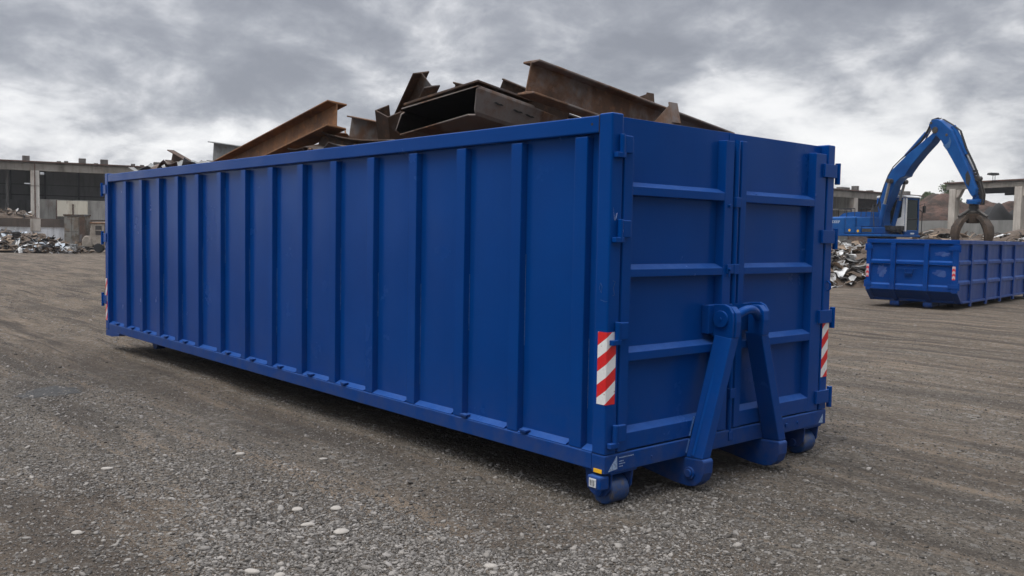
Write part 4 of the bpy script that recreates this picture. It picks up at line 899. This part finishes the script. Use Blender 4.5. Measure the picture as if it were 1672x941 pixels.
# grab
GR = pe(MB().cyl((4.56, -0.10, 3.60), (4.50, -0.10, 3.30), 0.15, 16), 'grab', BLUE3, bevel=0.02)
q_ = MB(); q_.cyl((4.48, -0.10, 3.40), (4.47, -0.10, 3.24), 0.30, 20); q_.box(4.22, -0.30, 3.30, 4.80, 0.10, 3.44); pe(q_, 'rotator_plate', None, GR, 0.02)
q_ = MB(); q_.cyl((4.44, -0.10, 3.24), (4.42, -0.10, 2.78), 0.19, 16); pe(q_, 'grab_hub', DARKM, GR, 0.02)
q_ = MB(); q_.box(4.22, -0.32, 2.86, 4.64, 0.12, 2.96); pe(q_, 'grab_hub', GREASE, GR, 0.02)
pe(MB().cyl((4.42, -0.10, 2.84), (4.42, -0.10, 2.46), 0.34, 20, 0.24), 'grab_crown', GRAB, GR, 0.02)
cx0 = Vector((4.42, -0.10, 0))
for k in range(4):
    t = R((0, 68, 182, 246)[k]); d = Vector((math.cos(t), math.sin(t), 0)); s_ = Vector((-math.sin(t), math.cos(t), 0)); rings = []
    prof = [(0.15, 2.72, 0.12, 0.13), (0.35, 2.70, 0.17, 0.17), (0.54, 2.54, 0.22, 0.18), (0.70, 2.28, 0.24, 0.18), (0.76, 1.98, 0.22, 0.15), (0.71, 1.70, 0.17, 0.12), (0.58, 1.46, 0.11, 0.08), (0.56, 1.30, 0.05, 0.04)]
    V_ = []
    for i, (r_, z_, w_, th) in enumerate(prof):
        p_, n_ = prof[max(i-1, 0)], prof[min(i+1, len(prof)-1)]; tg = (d*(n_[0]-p_[0])+Vector((0, 0, n_[1]-p_[1]))).normalized(); nr = s_.cross(tg).normalized(); c_ = cx0+d*r_+Vector((0, 0, z_))
        for (a, b_) in ((-1, -1), (-0.35, -0.35), (0.35, -0.35), (1, -1), (1, 1), (-1, 1)): V_.append(c_+s_*(a*w_)+nr*(b_*th*0.5*(-1)))
    fs = [tuple(range(6))[::-1], tuple(range(42, 48))]
    for i in range(7):
        for j in range(6): fs.append((i*6+j, i*6+(j+1) % 6, (i+1)*6+(j+1) % 6, (i+1)*6+j))
    tn = MB(); tn.add(V_, fs); pe(tn, 'grab_tine', GRAB, GR, 0.012, smooth=True)
    pe(MB().cyl(cx0+d*0.14+Vector((0, 0, 3.02)), cx0+d*0.62+Vector((0, 0, 2.72)), 0.06, 10), 'tine_ram', GREASE, GR, 0)

# ---------------------------------------------------------------- scrap piles
SIL = Mt('silver_scrap'); SIL.set(SIL.mix(SIL.ramp(SIL.noise(1.6, 6, 0.7), [(0.42, 0.0), (0.58, 1.0)]), (0.13, 0.12, 0.11), (0.42, 0.42, 0.41)), 0.45, 0.25); SIL = SIL.m
WSC = plain('white_scrap', (0.50, 0.50, 0.49), 0.5, 0, 0.35, 2, True); BSC = plain('brown_scrap', (0.085, 0.062, 0.045), 0.85, 0, 0.5, 3, True); DSC = plain('dark_scrap', (0.030, 0.026, 0.024), 0.8, 0, 0.5, 3, True); TSC = plain('tan_scrap', (0.20, 0.145, 0.10), 0.8, 0, 0.4, 3, True)
BLS = plain('pale_blue_scrap', (0.34, 0.38, 0.42), 0.55, 0, 0.3, 3, True)
def mound(mb, c, u, v, ru, rv, h, n=26, seed=0, p=1.4):
    c = Vector(c); P_ = []; r_ = random.Random(seed); ph = [r_.uniform(0, 6) for _ in range(6)]
    for i in range(n):
        for j in range(n):
            a, b_ = i/(n-1)*2-1, j/(n-1)*2-1; k = max(0, 1-(a*a)**p/1.0)*max(0, 1-(b_*b_)**p)
            z = h*k*(1+0.22*math.sin(5*a+ph[0])*math.cos(4*b_+ph[1])+0.10*math.sin(13*a+ph[2])+0.08*math.sin(15*b_+ph[3]))
            P_.append(c+Vector(u)*(a*ru)+Vector(v)*(b_*rv)+Vector((0, 0, z-0.05)))
    mb.add(P_, [(i*n+j, (i+1)*n+j, (i+1)*n+j+1, i*n+j+1) for i in range(n-1) for j in range(n-1)])
lateral = Vector((Rt.x, Rt.y, 0)).normalized(); depth = Vector((Fw.x, Fw.y, 0)).normalized()
def pile(name, label, c, u, v, ru, rv, h, n, smin, smax, mats, seed, weights=None, bars=0.4, flat=1.0, pw=1.4):
    mb = MB(); mb.cm = 0; mound(mb, c, u, v, ru, rv, h*0.86, seed=seed, p=pw); rr = random.Random(seed); c = Vector(c); u = Vector(u); v = Vector(v)
    def fn(r):
        a = r.uniform(-1, 1); b_ = r.uniform(-1, 0.4); k = max(0, 1-(a*a)**pw)*max(0, 1-(b_*b_)**pw); z = h*0.92*k*(r.uniform(0.78, 1.0))
        return c+u*(a*ru)+v*(b_*rv)+Vector((0, 0, z+0.03)), None
    seq = weights or [1]*len(mats)
    for mi_, wt in enumerate(seq):
        sub = MB(); shard_pile(sub, int(n*wt/sum(seq)), fn, smin, smax, rr, bars, 1)
        o_ = len(mb.v); mb.v += sub.v; mb.f += [tuple(i+o_ for i in f) for f in sub.f]; mb.mi += [mi_]*len(sub.f)
    o = mb.build(name, mats); tag(o, label, 'scrap pile', kind='stuff'); return o
pile('scrap_pile', 'heap of crumpled silver and brown scrap metal under the excavator', (-15.2, 31.6, 0), lateral, depth, 5.4, 5.8, 1.58, 2200, 0.10, 0.42, [BSC, SIL, DSC, WSC, TSC], 5, [3, 5, 3, 1.6, 3], 0.40, pw=2.0)
# left yard debris
cL = px(-10, 420, 58.5); cL.z = 0
pile('scrap_pile', 'low heap of mixed rubble and broken boards before the left warehouse', (cL.x, cL.y, 0), lateral, depth, 5.6, 3.2, 1.30, 850, 0.10, 0.50, [DSC, BSC, TSC, WSC, BLS], 8, [3, 4, 2.4, 1.5, 1.0], 0.55, pw=1.1)
cL = px(75, 420, 57.5); cL.z = 0
pile('scrap_pile', 'low heap of torn sheets and planks beside the rusty steel cabinet', (cL.x, cL.y, 0), lateral, depth, 2.7, 1.8, 0.70, 300, 0.10, 0.42, [DSC, BSC, TSC, WSC, BLS], 9, [2, 4, 3, 2.2, 1.4], 0.55, pw=1.1)
cL = px(8, 420, 73.6); mb_z = 2.30
pile('scrap_pile', 'small spill of reddish brown scrap lying on the dock of the left warehouse', (cL.x, cL.y, 2.30), lateral, depth, 2.6, 1.2, 0.62, 130, 0.10, 0.40, [BSC, TSC, DSC, WSC], 21, [3, 3, 1, 0.6], 0.6)
# far ridge of brown rubble on the right
cR = px(1600, 420, 62); cR.z = 0
pile('rubble_ridge', 'long low ridge of brown rubble with white scraps in front of the concrete wall', (cR.x, cR.y, 0), lateral, depth, 9.5, 4.0, 2.45, 800, 0.10, 0.5, [BSC, DSC, TSC, WSC], 12, [4, 1.5, 3, 1.2], 0.5, pw=2.2)
cR = px(1690, 420, 50); cR.z = 0
pile('scrap_pile', 'heap with white shredded scrap behind the low container at the right edge', (cR.x, cR.y, 0), lateral, depth, 2.6, 2.6, 2.05, 320, 0.10, 0.38, [BSC, WSC, SIL, DSC], 14, [2, 3, 2, 1], 0.3)

# rusty steel cabinet and scrapped truck cab
def at(x, D, z=0.0):
    p = px(x, 420, D); return Vector((p.x, p.y, z))
g = at(123, 58.5); az = math.atan2(lateral.y, lateral.x)
KB = root('rusty_cabinet', 'tall rusty grey steel cabinet with two leaf doors standing by the debris', 'cabinet', g, az-0.05, local=True)
CABM = rusty('rusty_cabinet_skin', (0.075, 0.060, 0.045), (0.14, 0.115, 0.09), (0.19, 0.13, 0.09), (0.17, 0.165, 0.15), 0.5, True)
pe2 = lambda mb, nm, mat, par, b=0.01, **k: mb.build(nm, mat, par, b, **k)
pe2(MB().box(-0.72, 0, 0.12, 0.72, 0.55, 2.35), 'cabinet_body', CABM, KB); pe2(MB().box(-0.76, -0.05, 2.35, 0.76, 0.60, 2.45), 'cabinet_top', RUST_D, KB)
for x0, x1 in ((-0.68, -0.22), (-0.20, 0.26)):
    for z0, z1 in ((0.2, 1.28), (1.34, 2.28)): pe2(MB().box(x0, -0.03, z0, x1, -0.002, z1), 'door_panel', CABM, KB)
pe2(MB().box(0.30, -0.035, 0.15, 0.68, -0.002, 2.28), 'door_panel', RUST_D, KB)
for x in (-0.6, 0.6): pe2(MB().box(x-0.1, 0.1, 0, x+0.1, 0.3, 0.119), 'foot', DSC, KB)
g = at(166, 58.0); TRK = root('scrapped_truck_cab', 'derelict beige truck cab with rusty roof line, half hidden by the long container', 'truck cab', g, az+0.05, local=True)
BEI = rusty('faded_beige', (0.20, 0.175, 0.145), (0.30, 0.27, 0.23), (0.16, 0.10, 0.065), None, 0, True)
pe2(MB().pxz([(-0.72, 0.45), (-0.78, 1.05), (-0.66, 1.98), (1.25, 2.02), (1.3, 0.45)], 0, 1.7), 'cab_body', BEI, TRK, 0.08, seg=3)
pe2(MB().box(-0.72, -0.04, 1.88, 1.28, 1.74, 1.96), 'roof_gutter', RUST_O, TRK, 0.01)
pe2(MB().box(-0.38, -0.02, 1.15, 0.02, 0.012, 1.75), 'window', DSC, TRK, 0.03)
pe2(MB().box(0.20, -0.022, 0.55, 0.24, 0.012, 1.85), 'door_gap', DSC, TRK, 0); pe2(MB().box(-0.36, -0.03, 1.42, 0.0, 0.0, 1.48), 'window_bar', BEI, TRK, 0)
fd = MB(); P_ = []
for k in range(11): t = math.pi*k/10; P_.append((-0.78+0.42*math.cos(t), 0.40+0.50*math.sin(t)*1.1))
P_ += [(-1.12, 0.40), (-0.44, 0.40)]; 
fd.pxz([(-1.22, 0.35), (-1.2, 0.85), (-1.05, 1.08), (-0.80, 1.10), (-0.62, 0.9), (-0.55, 0.35)], -0.12, 0.35); pe2(fd, 'wing', BEI, TRK, 0.09, seg=4)
pe2(MB().cyl((-0.2, -0.02, 0.32), (-0.2, 0.3, 0.32), 0.30, 18), 'wheel', BLACK, TRK, 0.04); pe2(MB().box(-1.0, 0.1, 0.2, 1.3, 0.5, 0.32), 'chassis_rail', DSC, TRK)
pe2(MB().tube([(-2.2, -0.1, 0.06), (-1.7, -0.12, 0.25), (-1.3, -0.1, 0.38), (-0.9, -0.05, 0.40)], 0.06, 8), 'bent_bumper', STEELD, TRK, 0)

# ---------------------------------------------------------------- warehouses
CONC_B = concrete('beam_concrete', (0.20, 0.185, 0.16), (0.32, 0.295, 0.26), (0.080, 0.066, 0.052), 0.35, rust=0.35)
CONC_C = concrete('column_concrete', (0.36, 0.33, 0.29), (0.52, 0.48, 0.43), (0.14, 0.11, 0.085), 0.8, rust=0.7)
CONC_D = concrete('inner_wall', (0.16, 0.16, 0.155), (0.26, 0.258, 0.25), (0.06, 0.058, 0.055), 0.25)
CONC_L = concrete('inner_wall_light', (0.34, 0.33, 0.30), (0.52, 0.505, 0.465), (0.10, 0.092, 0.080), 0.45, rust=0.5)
CONC_W = concrete('whitewashed_wall', (0.50, 0.51, 0.53), (0.66, 0.67, 0.69), (0.20, 0.20, 0.205), 0.6)
CONC_Y = concrete('yard_wall_concrete', (0.17, 0.17, 0.162), (0.26, 0.258, 0.245), (0.11, 0.108, 0.10), 0.35)
EARTH = concrete('earth_band', (0.060, 0.048, 0.040), (0.120, 0.092, 0.074), (0.045, 0.036, 0.030), 0.8)
CREAM = concrete('cream_panel', (0.66, 0.60, 0.48), (0.78, 0.74, 0.62), (0.30, 0.21, 0.12), 0.35, rust=0.5)
ROOFR = plain('rusty_roof_edge', (0.10, 0.055, 0.040), 0.8, 0, 0.5, 2, True); CHIM = concrete('vent_concrete', (0.10, 0.095, 0.088), (0.17, 0.16, 0.15), (0.07, 0.065, 0.06), 1.5)
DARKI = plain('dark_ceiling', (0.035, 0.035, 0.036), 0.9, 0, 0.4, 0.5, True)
def hall(name, label, A, u, s0, s1, depth_, cols_, colz, beam, ext):
    a = math.atan2(u[1], u[0]); H = root(name, label, 'warehouse', (A[0], A[1], 0), a, local=True)
    return H
def hb(H, nm, mat, x0, y0, z0, x1, y1, z1, par=None, b=0.0, label=None):
    o = MB().box(x0, y0, z0, x1, y1, z1).build(nm, mat, par or H, b)
    if label: o['label'] = label
    return o
# left warehouse: local x along the facade to the right, local y away from the viewer
H1 = root('left_warehouse', 'long derelict concrete warehouse with open bays behind the debris at left', 'warehouse', (-87.4, 14.8, 0), math.atan2(0.97252, 0.23283), local=True)
s0, s1 = -16.0, 40.0
RF = hb(H1, 'roof', CONC_B, s0, 0.05, 7.28, s1, 11, 7.42); hb(H1, 'roof_edge', ROOFR, s0, -0.35, 7.42, s1, 11.2, 7.52, RF)
hb(H1, 'front_beam', CONC_B, s0, -0.12, 6.66, s1, 0.45, 7.279)
for x, w_ in ((1.68, .62), (6.38, .62), (8.25, .66), (-4.5, .6), (13.0, .6), (17, .6)): hb(H1, 'roof_vent', CHIM, x, 2.0, 7.521, x+w_, 2.6, 8.12, RF, 0.03)
for x, h_ in ((4.5, .12), (5.1, .16), (10.8, .2), (11.6, .14), (7.6, .1)): hb(H1, 'roof_debris', CHIM, x, 0.2, 7.521, x+0.35, 0.5, 7.521+h_, RF)
CONC_P = concrete('pale_column', (0.48, 0.46, 0.42), (0.68, 0.66, 0.61), (0.22, 0.15, 0.10), 0.8, rust=0.75)
for x in (-15.3, -6.3, 2.35, 11.3, 20.3, 29.3, 38.3):
    c_ = hb(H1, 'column', CONC_P, x, -0.25, 2.35, x+0.72, 0.40, 6.655, None, 0.03)
    hb(H1, 'column_foot', CONC_C, x-0.06, -0.32, 1.2, x+0.78, 0.42, 2.349, None, 0.03)
    hb(H1, 'drain_pipe', ROOFR, x+0.30, -0.36, 2.4, x+0.40, -0.255, 7.3, c_)
    hb(H1, 'joint_band', CONC_B, x-0.03, -0.27, 5.25, x+0.75, -0.10, 5.32, c_)
WLm = hb(H1, 'lamp', WHT, 3.12, -0.55, 6.28, 3.45, -0.27, 6.50, None, 0.05); hb(H1, 'junction_box', WHT, 1.85, -0.35, 5.42, 2.34, -0.1, 5.52)
BW = hb(H1, 'back_wall', CONC_D, s0, 8.0, 2.0, s1, 8.2, 7.27)
for x in np.arange(s0+1.5, s1, 3.0): hb(H1, 'wall_post', DARKI, x, 7.86, 2.0, x+0.14, 7.995, 7.25, BW)
hb(H1, 'wall_ledge', DARKI, s0, 7.90, 4.66, s1, 7.99, 4.74, BW); hb(H1, 'wall_ledge', DARKI, s0, 7.90, 5.7, s1, 7.99, 5.75, BW)
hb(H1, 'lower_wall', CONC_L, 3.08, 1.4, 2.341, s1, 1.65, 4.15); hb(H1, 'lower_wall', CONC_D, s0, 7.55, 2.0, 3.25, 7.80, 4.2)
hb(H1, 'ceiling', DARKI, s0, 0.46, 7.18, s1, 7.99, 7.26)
for x in (s0, s1-0.3): hb(H1, 'end_wall', CONC_D, x, 0.46, 2.0, x+0.3, 7.5, 7.17)
hb(H1, 'side_partition', CONC_D, 0.35, 2.2, 2.341, 0.55, 7.54, 7.17)
hb(H1, 'floor_slab', EARTH, s0, 0.0, 1.95, s1, 8.1, 2.34); hb(H1, 'dock_wall_band', EARTH, s0, -0.30, 1.55, s1, -0.01, 2.34); hb(H1, 'dock_wall', CONC_W, s0, -0.24, 0, s1, -0.01, 1.545)
hb(H1, 'cream_panel', CREAM, 4.49, 0.9, 2.60, 7.06, 0.98, 4.06, None, 0.0, 'stained cream panel propped inside the bay'); hb(H1, 'panel_frame', ROOFR, 4.40, 0.86, 2.35, 4.48, 1.0, 4.10)
hb(H1, 'rusty_pipe', ROOFR, 5.75, 0.80, 2.6, 5.88, 0.89, 3.75)
# middle warehouse
H2 = root('middle_warehouse', 'low derelict warehouse with open bays behind the excavator', 'warehouse', (-49.597, 89.803, 0), math.atan2(0.99841, 0.05631), local=True)
s0, s1 = -22.0, 19.6
RF = hb(H2, 'roof', CONC_B, s0, 0.05, 7.25, s1, 9, 7.40); hb(H2, 'roof_edge', ROOFR, s0, -0.35, 7.40, s1+0.5, 9.2, 7.52, RF)
hb(H2, 'front_beam', CONC_B, s0, -0.12, 6.62, s1, 0.45, 7.249)
for x, w_, h_ in ((0.8, .7, .5), (3.5, 1.7, .35), (6.6, .5, .62), (9.8, .5, .25), (16.2, .6, .62), (17.9, .9, .5)): hb(H2, 'roof_vent', CHIM, x, 0.8, 7.521, x+w_, 1.5, 7.52+h_, RF, 0.02)
for x in (-19, -7.3, 4.5, 18.9): hb(H2, 'column', CONC_C, x, -0.25, 2.4, x+0.8, 0.40, 6.615, None, 0.03)
hb(H2, 'back_wall', CONC_L, s0, 6.0, 0, s1, 6.2, 7.24); hb(H2, 'ceiling', CONC_D, s0, 0.46, 7.1, s1, 5.99, 7.24); hb(H2, 'floor_slab', CONC_Y, s0, 0.0, 0, s1, 5.99, 2.3)
hb(H2, 'partition', CONC_L, 5.0, 0.5, 2.3, 5.25, 5.98, 7.09); hb(H2, 'door_frame', CONC_W, -2.0, 5.85, 2.3, 0.4, 5.99, 5.3); hb(H2, 'end_wall', CONC_D, s1-0.3, 0.46, 2.3, s1, 5.98, 7.09)
hb(H2, 'mid_beam', CONC_B, s0, 0.0, 5.1, 4.5, 0.2, 5.25)
# right hall
H3 = root('right_hall', 'open concrete hall on thick pillars behind the excavator grab at right', 'open hall', (-35.033, 86.669, 0), math.atan2(-0.26519, 0.96420), local=True)
s0, s1 = -0.4, 30.0
RF = hb(H3, 'roof', CONC_B, s0, 0.05, 7.30, s1, 17, 7.42); hb(H3, 'roof_edge', ROOFR, s0-0.2, -0.35, 7.42, s1, 17.2, 7.54, RF)
hb(H3, 'front_beam', CONC_B, s0, -0.14, 6.86, s1, 0.45, 7.299)
for x in (0.0, 6.85, 13.7, 20.5, 27.3):
    hb(H3, 'pillar', CONC_C, x, -0.25, 0, x+0.72, 0.45, 6.855, None, 0.03)
    hb(H3, 'inner_pillar', CONC_D, x+0.2, 10.0, 0, x+0.9, 10.7, 6.9); hb(H3, 'rear_pillar', CONC_D, x+0.5, 16.3, 0, x+1.2, 16.9, 6.9)
    MB().pxz([(x+0.72, 6.855), (x+0.72, 6.0), (x+0.95, 6.1), (x+1.35, 6.855)], -0.1, 0.35).build('pillar_bracket', CONC_C, H3, 0.02)
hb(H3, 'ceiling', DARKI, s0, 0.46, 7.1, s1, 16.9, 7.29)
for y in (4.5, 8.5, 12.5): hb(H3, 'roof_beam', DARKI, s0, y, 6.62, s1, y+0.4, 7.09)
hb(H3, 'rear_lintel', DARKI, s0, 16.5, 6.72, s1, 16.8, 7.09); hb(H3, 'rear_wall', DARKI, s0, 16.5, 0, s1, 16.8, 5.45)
YW = MB().box(-5.2, 0.5, 0, 29.0, 0.8, 3.85); o = YW.build('yard_wall', CONC_Y, None, 0)
o.location = (0, 0, 0); o.data.transform(Matrix.Translation(TF[o.name])); o.data.transform(Matrix.Rotation(math.atan2(-0.26519, 0.96420), 4, 'Z')); o.location = (-35.033, 86.669, 0)
tag(o, 'long bare concrete yard wall below the openings of the right hall', 'concrete wall')
# earth bank, dark mound inside hall
def bank(name, label, c, ru, rv, h, mat, seed, u=lateral, v=depth, p=1.4, kind='structure'):
    mb = MB(); mound(mb, c, u, v, ru, rv, h, n=40, seed=seed, p=p); o = mb.build(name, mat, smooth=True)
    if kind == 'structure': o['kind'] = kind
    else: tag(o, label, 'earth mound', kind=kind)
    return o
BANKM = Mt('brown_bank'); BANKM.set(BANKM.mix(BANKM.ramp(BANKM.noise(0.5, 8, 0.75, BANKM.vec(scale=(1, 1, 2.0))), [(0.42, 0.0), (0.6, 1.0)]), (0.075, 0.060, 0.052), (0.17, 0.105, 0.085)), 0.95, 0, 0.1); BANKM.bump(BANKM.noise(1.2, 8, 0.8), 1.0, 0.5)
c_ = px(1532, 420, 108); bank('earth_bank', '', (c_.x, c_.y, 0), 13.0, 6.0, 5.7, BANKM.m, 4, p=5)
c_ = px(1622, 420, 96); bank('earth_mound', 'dark earth mound inside the right hall', (c_.x, c_.y, 0), 5.5, 3.5, 4.9, DARKI, 6, kind='stuff', p=1.2)
# small dark flat vent cap above the hall roof
vc_ = at(1615, 84); o = MB()
o.pxz([(-0.42, 8.22), (-0.36, 8.40), (0.38, 8.38), (0.44, 8.18), (0.1, 8.16)], -0.3, 0.3); o.cyl((0, 0, 7.5), (0, 0, 8.2), 0.03, 6); o.cyl((0.2, 0, 7.5), (0.2, 0, 8.2), 0.03, 6)
o = o.build('vent_cowl', DARKI, None, 0.02); o.location = (vc_.x, vc_.y, 7.30); o.rotation_euler = (0, 0, az); tag(o, 'small dark flat cowl standing above the roof of the right hall', 'vent cowl')

# ---------------------------------------------------------------- trees
LEAF = Mt('foliage'); vx = LEAF.noise(0.9, 4, 0.6); LEAF.set(LEAF.mix(vx, (0.040, 0.062, 0.030), (0.105, 0.130, 0.060)), 0.75, 0, 0.2); LEAF = LEAF.m
BARK = plain('bark', (0.09, 0.07, 0.055), 0.9)
def tree(label, base, H, cr, seed, zc0=0.45):
    t = root('tree', label, 'tree', (base.x, base.y, 0), 0, 'trees behind the earth bank', local=True); r_ = random.Random(seed); tk = MB()
    tk.tube([(0, 0, 0), (0.05, 0, H*0.3), (-0.05, 0.05, H*0.6), (0, 0, H*0.85)], [0.28, 0.22, 0.14, 0.05], 8); cl_ = []
    for k in range(26):
        a = r_.uniform(0, 6.28); z = H*r_.uniform(zc0, 0.97); f = math.sin(math.pi*min(1, (z/H-zc0+0.12)/(1.12-zc0)))**0.6; rr_ = cr*f*r_.uniform(0.3, 0.95); p = Vector((rr_*math.cos(a), rr_*math.sin(a), z)); cl_.append((p, r_.uniform(0.45, 0.95)*cr*0.42))
        tk.tube([(0, 0, z*0.7), tuple(p*0.6+Vector((0, 0, z*0.33))), tuple(p)], [0.07, 0.045, 0.015], 5)
    tk.build('trunk', BARK, t, 0); lf = MB()
    for p, rad in cl_:
        for _ in range(260):
            d = Vector((r_.gauss(0, 1), r_.gauss(0, 1), r_.gauss(0, 0.8))).normalized()*rad*r_.uniform(0.35, 1.08); q = p+d
            a = Vector((r_.gauss(0, 1), r_.gauss(0, 1), r_.gauss(0, 1))).normalized(); b_ = a.orthogonal().normalized(); s = r_.uniform(0.07, 0.15)
            lf.add([q-a*s, q+b_*s*0.6, q+a*s, q-b_*s*0.6], [(0, 1, 2, 3)])
    me = bpy.data.meshes.new('crown'); me.from_pydata(lf.v, [], lf.f); me.materials.append(LEAF); o = bpy.data.objects.new('crown', me); col.objects.link(o); o.parent = t; TF[o.name] = Vector((0, 0, 0))
tree('larger round green tree between the middle warehouse and the right hall', at(1543, 128), 10.0, 2.3, 4)
tree('smaller green tree just right of the middle warehouse roof', at(1509, 126), 8.6, 1.7, 5)
tree('green tree seen through the openings of the right hall', at(1622, 125), 6.4, 1.7, 6)

# ---------------------------------------------------------------- yard air
hz = MB().box(-170, -60, -1.2, 60, 240, 16).build('haze', None or plain('tmp', (1, 1, 1)), None, 0)
hm_ = bpy.data.materials.new('haze_air'); hm_.use_nodes = True; ht = hm_.node_tree; ht.nodes.clear()
ho = ht.nodes.new('ShaderNodeOutputMaterial'); hv = ht.nodes.new('ShaderNodeVolumePrincipled'); hv.inputs['Color'].default_value = (0.92, 0.94, 0.97, 1); hv.inputs['Density'].default_value = 0.0004
ht.links.new(hv.outputs[0], ho.inputs['Volume']); hz.data.materials.clear(); hz.data.materials.append(hm_); tag(hz, 'thin grey haze hanging over the yard', 'haze', kind='stuff')
